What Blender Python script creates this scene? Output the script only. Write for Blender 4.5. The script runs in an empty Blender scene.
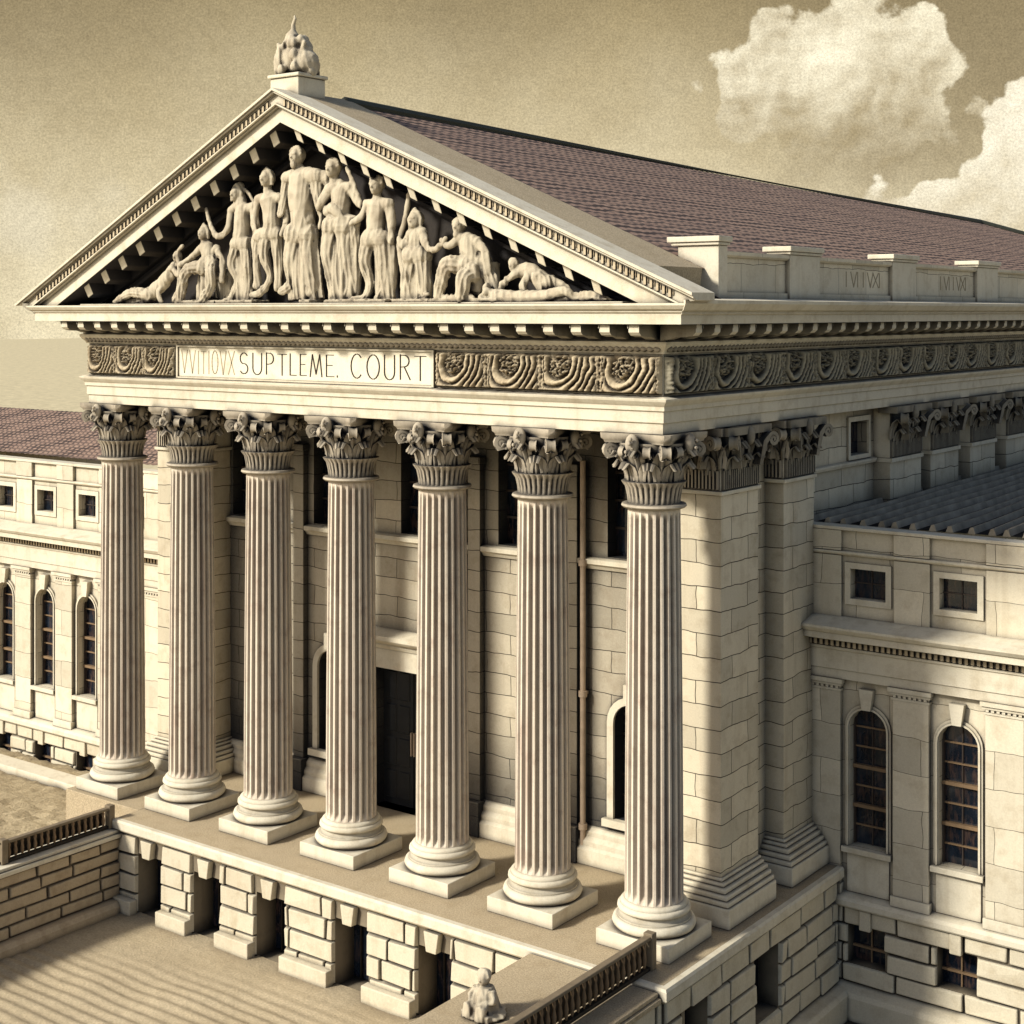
import bpy, bmesh, math, random
from math import sin, cos, pi, radians, sqrt, atan2, exp, floor
from mathutils import Vector, Matrix, noise as mn
random.seed(7)
scene = bpy.context.scene
COL = scene.collection

# ------------------------------------------------------------------ materials
def new_mat(name):
    m = bpy.data.materials.new(name); m.use_nodes = True
    nt = m.node_tree; nt.nodes.clear()
    out = nt.nodes.new('ShaderNodeOutputMaterial')
    b = nt.nodes.new('ShaderNodeBsdfPrincipled')
    nt.links.new(b.outputs[0], out.inputs[0])
    return m, nt, b
class G:
    """small node graph helper"""
    def __init__(s, nt): s.nt = nt; s.n = nt.nodes; s.l = nt.links
    def put(s, sock, v):
        if isinstance(v, bpy.types.NodeSocket): s.l.new(v, sock)
        else: sock.default_value = v
    def math(s, op, a, b=0.0, c=0.0, clamp=False):
        n = s.n.new('ShaderNodeMath'); n.operation = op; n.use_clamp = clamp
        s.put(n.inputs[0], a); s.put(n.inputs[1], b); s.put(n.inputs[2], c); return n.outputs[0]
    def noise(s, vec, scale, detail=4, rough=.55, dist=0.0):
        n = s.n.new('ShaderNodeTexNoise'); s.put(n.inputs['Vector'], vec)
        n.inputs['Scale'].default_value = scale; n.inputs['Detail'].default_value = detail
        n.inputs['Roughness'].default_value = rough; n.inputs['Distortion'].default_value = dist
        return n.outputs['Fac']
    def mapr(s, v, a, b, c=0.0, d=1.0, smooth=False):
        n = s.n.new('ShaderNodeMapRange'); n.clamp = True
        if smooth: n.interpolation_type = 'SMOOTHSTEP'
        s.put(n.inputs[0], v)
        for i, x in enumerate((a, b, c, d)): s.put(n.inputs[i+1], x)
        return n.outputs[0]
    def mix(s, f, a, b, mode='MIX'):
        n = s.n.new('ShaderNodeMix'); n.data_type = 'RGBA'; n.blend_type = mode
        s.put(n.inputs[0], f)
        for k, v in ((6, a), (7, b)):
            if isinstance(v, tuple) and len(v) == 3: v = v + (1.0,)
            s.put(n.inputs[k], v)
        return n.outputs[2]
    def comb(s, x, y, z=0.0):
        n = s.n.new('ShaderNodeCombineXYZ'); s.put(n.inputs[0], x); s.put(n.inputs[1], y); s.put(n.inputs[2], z); return n.outputs[0]
    def sep(s, v):
        n = s.n.new('ShaderNodeSeparateXYZ'); s.put(n.inputs[0], v); return n.outputs
    def vm(s, op, a, b):
        n = s.n.new('ShaderNodeVectorMath'); n.operation = op; s.put(n.inputs[0], a); s.put(n.inputs[1], b); return n
    def bump(s, h, strength, dist, prev=None):
        n = s.n.new('ShaderNodeBump'); n.inputs['Strength'].default_value = strength
        n.inputs['Distance'].default_value = dist; s.put(n.inputs['Height'], h)
        if prev is not None: s.l.new(prev, n.inputs['Normal'])
        return n.outputs[0]

def stone(name, base, dark=None, brick=None, ao=.35, aostr=.8, grain=1.0, streak=.5, grime_shade=(.085, .07, .055), wob=.05, rough=.88, aor=(.28, .86)):
    m, nt, b = new_mat(name); g = G(nt)
    geo = nt.nodes.new('ShaderNodeNewGeometry'); P = geo.outputs['Position']; N = geo.outputs['True Normal']
    px, py, pz = g.sep(P)[0], g.sep(P)[1], g.sep(P)[2]
    big = g.noise(P, .35, 3); mid = g.noise(P, 2.2, 6, .65); fine = g.noise(P, 26, 3, .7)
    sv = g.comb(g.math('MULTIPLY', px, 2.6), g.math('MULTIPLY', py, 2.6), g.math('MULTIPLY', pz, .22))
    st = g.noise(sv, 1.0, 4, .6)
    dark = dark or tuple(c*.62 for c in base)
    light = tuple(min(1, c*1.12) for c in base)
    c = g.mix(g.mapr(big, .3, .7), base, light)
    c = g.mix(g.mapr(mid, .5, .78, 0, .75), c, dark)
    c = g.mix(g.mapr(st, .52, .75, 0, streak), c, dark)
    c = g.mix(g.mapr(fine, .3, .7, .16*grain, 0), c, (.12, .09, .06))
    h = g.math('ADD', g.math('MULTIPLY', mid, .5), g.math('MULTIPLY', fine, .35))
    nrm = g.bump(h, .35, .04)
    if brick:
        bw, bh, mo = brick
        nn = g.sep(N)
        ax = g.math('ABSOLUTE', nn[0]); fx = g.math('GREATER_THAN', ax, .7)
        u = g.math('ADD', g.math('MULTIPLY', px, g.math('SUBTRACT', 1.0, fx)), g.math('MULTIPLY', py, fx))
        wn = g.noise(P, .9, 2); wv = g.math('MULTIPLY', g.math('SUBTRACT', wn, .5), wob*4)
        vec = g.comb(g.math('ADD', u, wv), g.math('ADD', pz, wv))
        t = nt.nodes.new('ShaderNodeTexBrick'); nt.links.new(vec, t.inputs['Vector'])
        t.inputs['Scale'].default_value = 1; t.inputs['Brick Width'].default_value = bw; t.inputs['Row Height'].default_value = bh
        t.inputs['Mortar Size'].default_value = mo; t.inputs['Mortar Smooth'].default_value = .35; t.inputs['Bias'].default_value = 0
        t.inputs['Color1'].default_value = (.80, .79, .77, 1); t.inputs['Color2'].default_value = (1.08, 1.06, 1.03, 1)
        wear = g.mapr(g.noise(P, 1.1, 4), .38, .58, .06, 1)
        c = g.mix(1.0, c, t.outputs['Color'], 'MULTIPLY')
        mf = g.math('MULTIPLY', t.outputs['Fac'], wear)
        c = g.mix(g.math('MULTIPLY', mf, .68), c, (.09, .07, .045))
        nrm = g.bump(g.math('SUBTRACT', 1.0, mf), .5, .03, nrm)
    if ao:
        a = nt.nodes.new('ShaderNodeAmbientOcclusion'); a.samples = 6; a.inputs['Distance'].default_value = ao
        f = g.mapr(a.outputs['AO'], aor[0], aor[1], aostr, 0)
        c = g.mix(f, c, grime_shade)  # occlusion darkens recesses: grime plus shade painted into the colour
    nt.links.new(c, b.inputs['Base Color']); b.inputs['Roughness'].default_value = rough
    b.inputs['Specular IOR Level'].default_value = .25
    nt.links.new(nrm, b.inputs['Normal'])
    return m

def plain(name, col, rough=.6, metal=0, var=.3, scale=4, bump=.2, spec=.4):
    m, nt, b = new_mat(name); g = G(nt)
    geo = nt.nodes.new('ShaderNodeNewGeometry'); P = geo.outputs['Position']
    n1 = g.noise(P, scale, 5, .6)
    c = g.mix(g.mapr(n1, .3, .75, 0, 1), col, tuple(x*(1-var) for x in col))
    nt.links.new(c, b.inputs['Base Color']); b.inputs['Roughness'].default_value = rough; b.inputs['Metallic'].default_value = metal
    b.inputs['Specular IOR Level'].default_value = spec
    if bump: nt.links.new(g.bump(n1, bump, .02), b.inputs['Normal'])
    return m

M = {}
BK = (.020, .022, .030)
M['stone'] = stone('limestone', (.68, .62, .49), dark=(.50, .42, .29), ao=.22, aostr=.9, grime_shade=(.045, .037, .034), aor=(.35, .92))
M['ashlar'] = stone('ashlar_limestone', (.68, .615, .48), dark=(.48, .40, .28), brick=(1.7, .58, .012), ao=.9, aostr=.85, grime_shade=(.03, .028, .03))
M['ashlar_wing'] = stone('ashlar_wing', (.69, .63, .50), dark=(.52, .44, .31), brick=(1.9, .95, .007), ao=.3, aostr=.8, streak=.4, grime_shade=(.05, .042, .038))
M['column'] = stone('column_limestone', (.72, .635, .515), dark=(.43, .31, .24), ao=.15, aostr=.95, grime_shade=(.06, .047, .042), streak=.75)
M['carved'] = stone('carved_limestone', (.46, .40, .31), dark=(.12, .10, .085), ao=.42, aostr=1.0, grime_shade=(.006, .008, .014), streak=.5, aor=(.38, .96))
M['carved_dark'] = stone('carved_shaded', (.30, .27, .21), dark=(.12, .10, .08), ao=.35, aostr=1.0, grime_shade=(.008, .010, .016), streak=.6, aor=(.40, .97))  # darker copy of the carved stone, shade of side faces painted in
M['frieze'] = stone('frieze_carving', (.54, .45, .31), dark=(.30, .21, .12), ao=.13, aostr=1.0, grime_shade=(.014, .009, .007), streak=.4, aor=(.45, .98))
M['frieze_side'] = stone('frieze_side_carving', (.42, .38, .28), dark=(.16, .13, .09), ao=.16, aostr=1.0, grime_shade=(.006, .008, .012), streak=.5, aor=(.50, .99))  # darker copy of the frieze stone; side-face shade painted in
M['statue'] = stone('statue_marble', (.52, .455, .34), dark=(.30, .235, .165), ao=.2, aostr=1.0, grime_shade=(.022, .018, .02), streak=.6, grain=.6, aor=(.42, .97))
M['tympanum'] = stone('tympanum_stone', (.04, .034, .03), dark=(.03, .027, .025), ao=.8, aostr=.95, grime_shade=(.004, .006, .012))  # near-black: shade of the pediment recess painted into the stone colour
M['ashlar_porch'] = stone('ashlar_porch', (.64, .575, .45), dark=(.46, .38, .27), brick=(1.7, .58, .012), ao=3.2, aostr=.98, grime_shade=(.008, .011, .018), aor=(.48, .98))  # wide occlusion reach paints shade under the porch ceiling into the wall
M['rustic'] = stone('rusticated_block', (.63, .565, .43), dark=(.46, .38, .25), ao=.16, aostr=.9, grime_shade=(.03, .026, .026), grain=1.4)
M['rustic_wall'] = stone('retaining_block', (.50, .40, .27), dark=(.31, .23, .145), ao=.2, aostr=.9, grime_shade=(.05, .038, .028), grain=1.6)
M['joint'] = stone('joint_recess', (.26, .215, .15), ao=.5, aostr=.97, grime_shade=(.01, .01, .012), aor=(.4, .95))
M['floor'] = stone('terrace_sandstone', (.56, .455, .30), dark=(.45, .35, .21), ao=.9, aostr=.65, grain=4.2, streak=0, grime_shade=(.07, .06, .05))
M['panel'] = stone('inscription_stone', (.78, .72, .57), dark=(.55, .47, .33), ao=.1, aostr=.5, streak=.2)
M['soffit_shade'] = stone('shaded_soffit', (.022, .020, .022), ao=0)  # near-black colour stands in for shade under cornices and porch ceiling
M['ghost'] = plain('worn_letter', (.40, .33, .22), .9)
M['ink'] = plain('cut_letter', (.035, .025, .018), .9)
M['iron'] = plain('railing_iron', (.035, .027, .02), .55, .4)
M['rail_top'] = plain('railing_top', (.22, .17, .11), .7)
def glass_mat():
    m, nt, b = new_mat('window_glass'); g = G(nt)
    geo = nt.nodes.new('ShaderNodeNewGeometry'); s = g.sep(geo.outputs['Position'])
    v = g.comb(g.math('MULTIPLY', g.math('ADD', s[0], s[1]), 7), g.math('MULTIPLY', s[2], 1.8)); n = g.noise(v, 1.0, 4, .6); n2 = g.noise(geo.outputs['Position'], .9, 2)
    c = g.mix(g.mapr(n, .48, .72, 0, 1), (.006, .010, .018), (.075, .045, .035))
    c = g.mix(g.mapr(n2, .5, .8, 0, .6), c, (.03, .045, .07))
    nt.links.new(c, b.inputs['Base Color']); b.inputs['Roughness'].default_value = .09; b.inputs['Specular IOR Level'].default_value = .6
    nt.links.new(g.bump(g.noise(geo.outputs['Position'], 1.4, 2), .12, .03), b.inputs['Normal'])
    return m
M['glass'] = glass_mat()
M['muntin'] = plain('muntin_wood', (.24, .155, .085), .6)
M['muntin_dark'] = plain('muntin_dark', (.05, .035, .028), .6)
M['door'] = plain('bronze_door', (.022, .024, .028), .45, .3)
M['pipe'] = plain('copper_stone_pipe', (.56, .43, .31), .8)
M['metalroof'] = plain('standing_seam_metal', (.016, .015, .015), .9, .0, .6, .8, .3, .1)
M['seam'] = plain('seam_metal', (.36, .31, .235), .8, .0, .6, 1.5, .3)
M['ridge'] = plain('ridge_metal', (.055, .06, .045), .6)
# roof tile
def tile_mat():
    m, nt, b = new_mat('clay_roof_tile'); g = G(nt)
    geo = nt.nodes.new('ShaderNodeNewGeometry'); P = geo.outputs['Position']
    s = g.sep(P)
    cell = nt.nodes.new('ShaderNodeTexVoronoi'); cell.inputs['Scale'].default_value = 2.4
    nt.links.new(P, cell.inputs['Vector'])
    n = g.noise(P, .5, 5); f = g.noise(P, 9, 3)
    c = g.mix(g.mapr(n, .3, .7), (.31, .20, .145), (.235, .15, .115))
    c = g.mix(g.math('MULTIPLY', g.sep(cell.outputs['Color'])[0], .35), c, (.36, .25, .185))
    c = g.mix(g.mapr(f, .5, .75, 0, .5), c, (.15, .10, .09))
    # overlap line of every tile course, slightly wandering
    wv = g.math('ADD', g.math('MULTIPLY', g.math('SINE', g.math('MULTIPLY', s[1], 4.2)), .035), g.math('MULTIPLY', g.noise(P, .8, 2), .25))
    fr_ = g.math('FRACT', g.math('DIVIDE', g.math('ADD', s[0], wv), .31))
    ln = g.math('MULTIPLY', g.mapr(fr_, .50, .62, 0, 1, True), g.mapr(fr_, .88, 1.0, 1, 0, True))
    c = g.mix(g.math('MULTIPLY', ln, .93), c, (.045, .030, .026))
    fc = g.math('FRACT', g.math('ADD', g.math('DIVIDE', s[1], .36), g.math('MULTIPLY', g.math('FLOOR', g.math('DIVIDE', g.math('ADD', s[0], wv), .31)), .5)))
    c = g.mix(g.mapr(fc, .84, .92, 0, .25), c, (.10, .065, .045))
    nt.links.new(c, b.inputs['Base Color']); b.inputs['Roughness'].default_value = .8
    nt.links.new(g.bump(f, .3, .02), b.inputs['Normal'])
    return m
M['tile'] = tile_mat()
def sand_mat(name, c1, c2, sc, bs):
    m, nt, b = new_mat(name); g = G(nt)
    geo = nt.nodes.new('ShaderNodeNewGeometry'); P = geo.outputs['Position']
    n1 = g.noise(P, .4, 5, .6); n2 = g.noise(P, sc, 4, .75); n3 = g.noise(P, 3, 4, .6)
    c = g.mix(g.mapr(n1, .3, .7), c1, c2)
    c = g.mix(g.mapr(n2, .35, .65, .4, 0), c, tuple(x*.3 for x in c1))
    c = g.mix(g.mapr(n3, .5, .8, 0, .4), c, tuple(x*.5 for x in c1))
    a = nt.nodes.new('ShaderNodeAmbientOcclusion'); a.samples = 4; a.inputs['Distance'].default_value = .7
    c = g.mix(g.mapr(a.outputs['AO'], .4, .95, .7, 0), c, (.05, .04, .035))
    nt.links.new(c, b.inputs['Base Color']); b.inputs['Roughness'].default_value = .95
    b.inputs['Specular IOR Level'].default_value = .1
    nt.links.new(g.bump(g.math('ADD', n2, n3), .6, bs), b.inputs['Normal'])
    return m
M['paving'] = sand_mat('sandy_paving', (.50, .405, .265), (.60, .495, .335), 16, .04)
M['gravel'] = sand_mat('gravel_bed', (.44, .35, .22), (.55, .45, .29), 9, .12)
M['plain'] = sand_mat('pale_haze_plain', (.70, .60, .385), (.73, .63, .41), .5, .02)  # pale colour paints in distance haze so the ground blends with the sky
M['court'] = sand_mat('dark_yard', (.06, .06, .045), (.10, .09, .06), 6, .08)

# ------------------------------------------------------------------ objects
def obj(name, bm, mat, parent=None, smooth=False, angle=None, bevel=0, fix=True):
    if fix: bmesh.ops.recalc_face_normals(bm, faces=bm.faces[:])
    me = bpy.data.meshes.new(name); bm.to_mesh(me); bm.free()
    me.materials.append(M[mat] if isinstance(mat, str) else mat)
    if smooth:
        me.polygons.foreach_set('use_smooth', [True]*len(me.polygons))
        if angle: me.set_sharp_from_angle(angle=radians(angle))
    o = bpy.data.objects.new(name, me); COL.objects.link(o)
    if bevel:
        md = o.modifiers.new('bevel', 'BEVEL'); md.width = bevel; md.segments = 2; md.limit_method = 'ANGLE'; md.angle_limit = radians(40)
    if parent: put(o, parent)
    return o
def put(o, parent):
    o.parent = parent
    if parent.type == 'EMPTY' and parent.parent is None:
        o.location = -Vector(parent.location)     # meshes are built in world coordinates
def thing(name, label, cat, loc=(0, 0, 0), group=None):
    o = bpy.data.objects.new(name, None); COL.objects.link(o); o.empty_display_size = .5
    o.location = loc; o['label'] = label; o['category'] = cat
    if group: o['group'] = group
    return o
def tag(o, label=None, cat=None, group=None, kind=None):
    for k, v in (('label', label), ('category', cat), ('group', group), ('kind', kind)):
        if v: o[k] = v
    return o
def BM(): return bmesh.new()

class Fr:
    """wall frame: u along the wall, z up, out = away from the wall face"""
    def __init__(s, kind, c): s.k = kind; s.c = c
    def __call__(s, u, z, out=0.0):
        if s.k == 'F': return Vector((u, s.c-out, z))      # faces -Y
        if s.k == 'R': return Vector((s.c+out, u, z))      # faces +X
        if s.k == 'L': return Vector((s.c-out, u, z))      # faces -X
        return Vector((u, s.c+out, z))                     # 'B' faces +Y

def quad(bm, a, b, c, d): return bm.faces.new([bm.verts.new(p) for p in (a, b, c, d)])
def poly(bm, pts): return bm.faces.new([bm.verts.new(p) for p in pts])
def fbox(bm, fr, u0, u1, z0, z1, o0, o1, taper=0, jit=0):
    """box in a wall frame between out values o0 (back) and o1 (front)"""
    def j(): return random.uniform(-jit, jit) if jit else 0
    P = [fr(u0, z0, o0), fr(u1, z0, o0), fr(u1, z1, o0), fr(u0, z1, o0)]
    t = taper
    Q = [fr(u0+t+j(), z0+t+j(), o1+j()), fr(u1-t+j(), z0+t+j(), o1+j()), fr(u1-t+j(), z1-t+j(), o1+j()), fr(u0+t+j(), z1-t+j(), o1+j())]
    v = [bm.verts.new(p) for p in P+Q]
    for f in ((3, 2, 1, 0), (4, 5, 6, 7), (0, 1, 5, 4), (1, 2, 6, 5), (2, 3, 7, 6), (3, 0, 4, 7)): bm.faces.new([v[i] for i in f])
    return v
def box(bm, x0, x1, y0, y1, z0, z1): return fbox(bm, Fr('F', 0), x0, x1, z0, z1, -y1, -y0)
def run(bm, fr, prof, u0, u1, m0=0, m1=0, caps=True):
    """extrude a closed profile [(out,z)] along u; m0/m1 = how far out shifts the ends (mitre)"""
    A = [bm.verts.new(fr(u0+m0*o, z, o)) for o, z in prof]
    B = [bm.verts.new(fr(u1+m1*o, z, o)) for o, z in prof]
    n = len(prof)
    for i in range(n): bm.faces.new([A[i], A[(i+1) % n], B[(i+1) % n], B[i]])
    if caps: bm.faces.new(A[::-1]); bm.faces.new(B)
def loft(bm, rings, cap=True, closed=True):
    R = [[bm.verts.new(p) for p in r] for r in rings]
    n = len(R[0])
    for a, b in zip(R, R[1:]):
        for i in range(n if closed else n-1): bm.faces.new([a[i], a[(i+1) % n], b[(i+1) % n], b[i]])
    if cap: bm.faces.new(R[0][::-1]); bm.faces.new(R[-1])
    return R
def lathe(bm, c, prof, n=40):
    loft(bm, [[Vector((c[0]+r*cos(2*pi*i/n), c[1]+r*sin(2*pi*i/n), c[2]+z)) for i in range(n)] for r, z in prof])
def tube(bm, pts, rad, n=8, folds=0, fa=0, ph=0, squash=1.0):
    pts = [Vector(p) for p in pts]
    if not isinstance(rad, (list, tuple)): rad = [rad]*len(pts)
    rings = []; up = Vector((0, 1, 0.01))
    for i, p in enumerate(pts):
        t = (pts[min(i+1, len(pts)-1)]-pts[max(i-1, 0)]).normalized()
        a = t.cross(up)
        if a.length < .05: a = t.cross(Vector((1, 0, 0)))
        a.normalize(); b = t.cross(a).normalized()
        ring = []
        for k in range(n):
            th = 2*pi*k/n; r = rad[i]*(1+(fa*sin(folds*th+ph) if folds else 0))
            ring.append(p+a*(r*cos(th))+b*(r*squash*sin(th)))
        rings.append(ring)
    loft(bm, rings)
def ellipsoid(bm, c, rx, ry, rz, n=12, m=8):
    rings = []
    for j in range(1, m):
        ph = -pi/2+pi*j/m
        rings.append([Vector((c[0]+rx*cos(ph)*cos(2*pi*i/n), c[1]+ry*cos(ph)*sin(2*pi*i/n), c[2]+rz*sin(ph))) for i in range(n)])
    R = loft(bm, rings, cap=False)
    b = bm.verts.new((c[0], c[1], c[2]-rz)); t = bm.verts.new((c[0], c[1], c[2]+rz))
    for i in range(n): bm.faces.new([R[0][(i+1) % n], R[0][i], b]); bm.faces.new([R[-1][i], R[-1][(i+1) % n], t])

def wall(bm, fr, u0, u1, z0, z1, holes, depth, arch_n=10):
    """wall face with real openings (u0,u1,z0,z1,arch) and reveals of the given depth"""
    us = sorted({u0, u1, *[h[0] for h in holes], *[h[1] for h in holes]})
    zs = sorted({z0, z1, *[h[2] for h in holes], *[h[3] for h in holes]})
    us = [u for u in us if u0 <= u <= u1]; zs = [z for z in zs if z0 <= z <= z1]
    for a, b in zip(us, us[1:]):
        for c, d in zip(zs, zs[1:]):
            mu, mz = (a+b)/2, (c+d)/2
            if any(h[0] < mu < h[1] and h[2] < mz < h[3] for h in holes): continue
            quad(bm, fr(a, c), fr(b, c), fr(b, d), fr(a, d))
    for h in holes:
        a, b, c, d, arch = h
        if not arch: outline = [(a, c), (b, c), (b, d), (a, d)]
        else:
            r = (b-a)/2; rise = min(r, arch) if arch is not True else r; cz = d-rise; cu = (a+b)/2
            arc = [(cu+r*cos(pi*i/arch_n), cz+rise*sin(pi*i/arch_n)) for i in range(arch_n+1)]
            outline = [(a, c), (b, c)]+arc
            for i in range(arch_n):
                (p, q), (s, t) = arc[i], arc[i+1]
                quad(bm, fr(p, q), fr(p, d) if i else fr(b, d), fr(s, d) if i < arch_n-1 else fr(a, d), fr(s, t)) if abs(q-d)+abs(t-d) > 1e-5 else None
        n = len(outline)
        for i in range(n):
            p, q = outline[i], outline[(i+1) % n]
            if abs(p[0]-q[0])+abs(p[1]-q[1]) < 1e-6: continue
            quad(bm, fr(*p), fr(*q), fr(q[0], q[1], -depth), fr(p[0], p[1], -depth))
def arch_ring(bm, fr, u0, u1, z0, z1, w, o0, o1, rise=None, n=12):
    """moulded surround that follows the sides and arched head of an opening"""
    r = (u1-u0)/2; rise = rise or r; cz = z1-rise; cu = (u0+u1)/2
    inn = [(u0, z0)]+[(cu-r*cos(pi*i/n), cz+rise*sin(pi*i/n)) for i in range(n+1)]+[(u1, z0)]
    out = [(u0-w, z0)]+[(cu-(r+w)*cos(pi*i/n), cz+(rise+w)*sin(pi*i/n)) for i in range(n+1)]+[(u1+w, z0)]
    rings = []
    for a, b in zip(inn, out): rings.append([fr(a[0], a[1], o0), fr(a[0], a[1], o1), fr(b[0], b[1], o1), fr(b[0], b[1], o0)])
    loft(bm, rings)

def rustic(bm, fr, u0, u1, z0, z1, rows, holes, out=.09, lmin=.9, lmax=1.7, gap=.028, seed=1, jit=.022):
    """courses of rock-faced blocks, cut around openings, with fanned stones over each"""
    rnd = random.Random(seed); h = (z1-z0)/rows
    for r in range(rows):
        a0, a1 = z0+r*h, z0+(r+1)*h
        u = u0; cuts = [u0]
        while u < u1-.4:
            u += rnd.uniform(lmin, lmax); cuts.append(min(u, u1))
        if cuts[-1] < u1: cuts.append(u1)
        spans = list(zip(cuts, cuts[1:]))
        for (p, q) in spans:
            segs = [(p, q)]
            for hh in holes:
                if a1 <= hh[2]+.02 or a0 >= hh[3]-.02:
                    continue
                new = []
                for (s, t) in segs:
                    if t <= hh[0] or s >= hh[1]: new.append((s, t))
                    else:
                        if s < hh[0]: new.append((s, hh[0]+gap/2))
                        if t > hh[1]: new.append((hh[1]-gap/2, t))
                segs = new
            for (s, t) in segs:
                if t-s < .12: continue
                fbox(bm, fr, s+gap/2, t-gap/2, a0+gap/2, a1-gap/2, -.02, out+rnd.uniform(-.02, .02), .03, jit)

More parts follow.
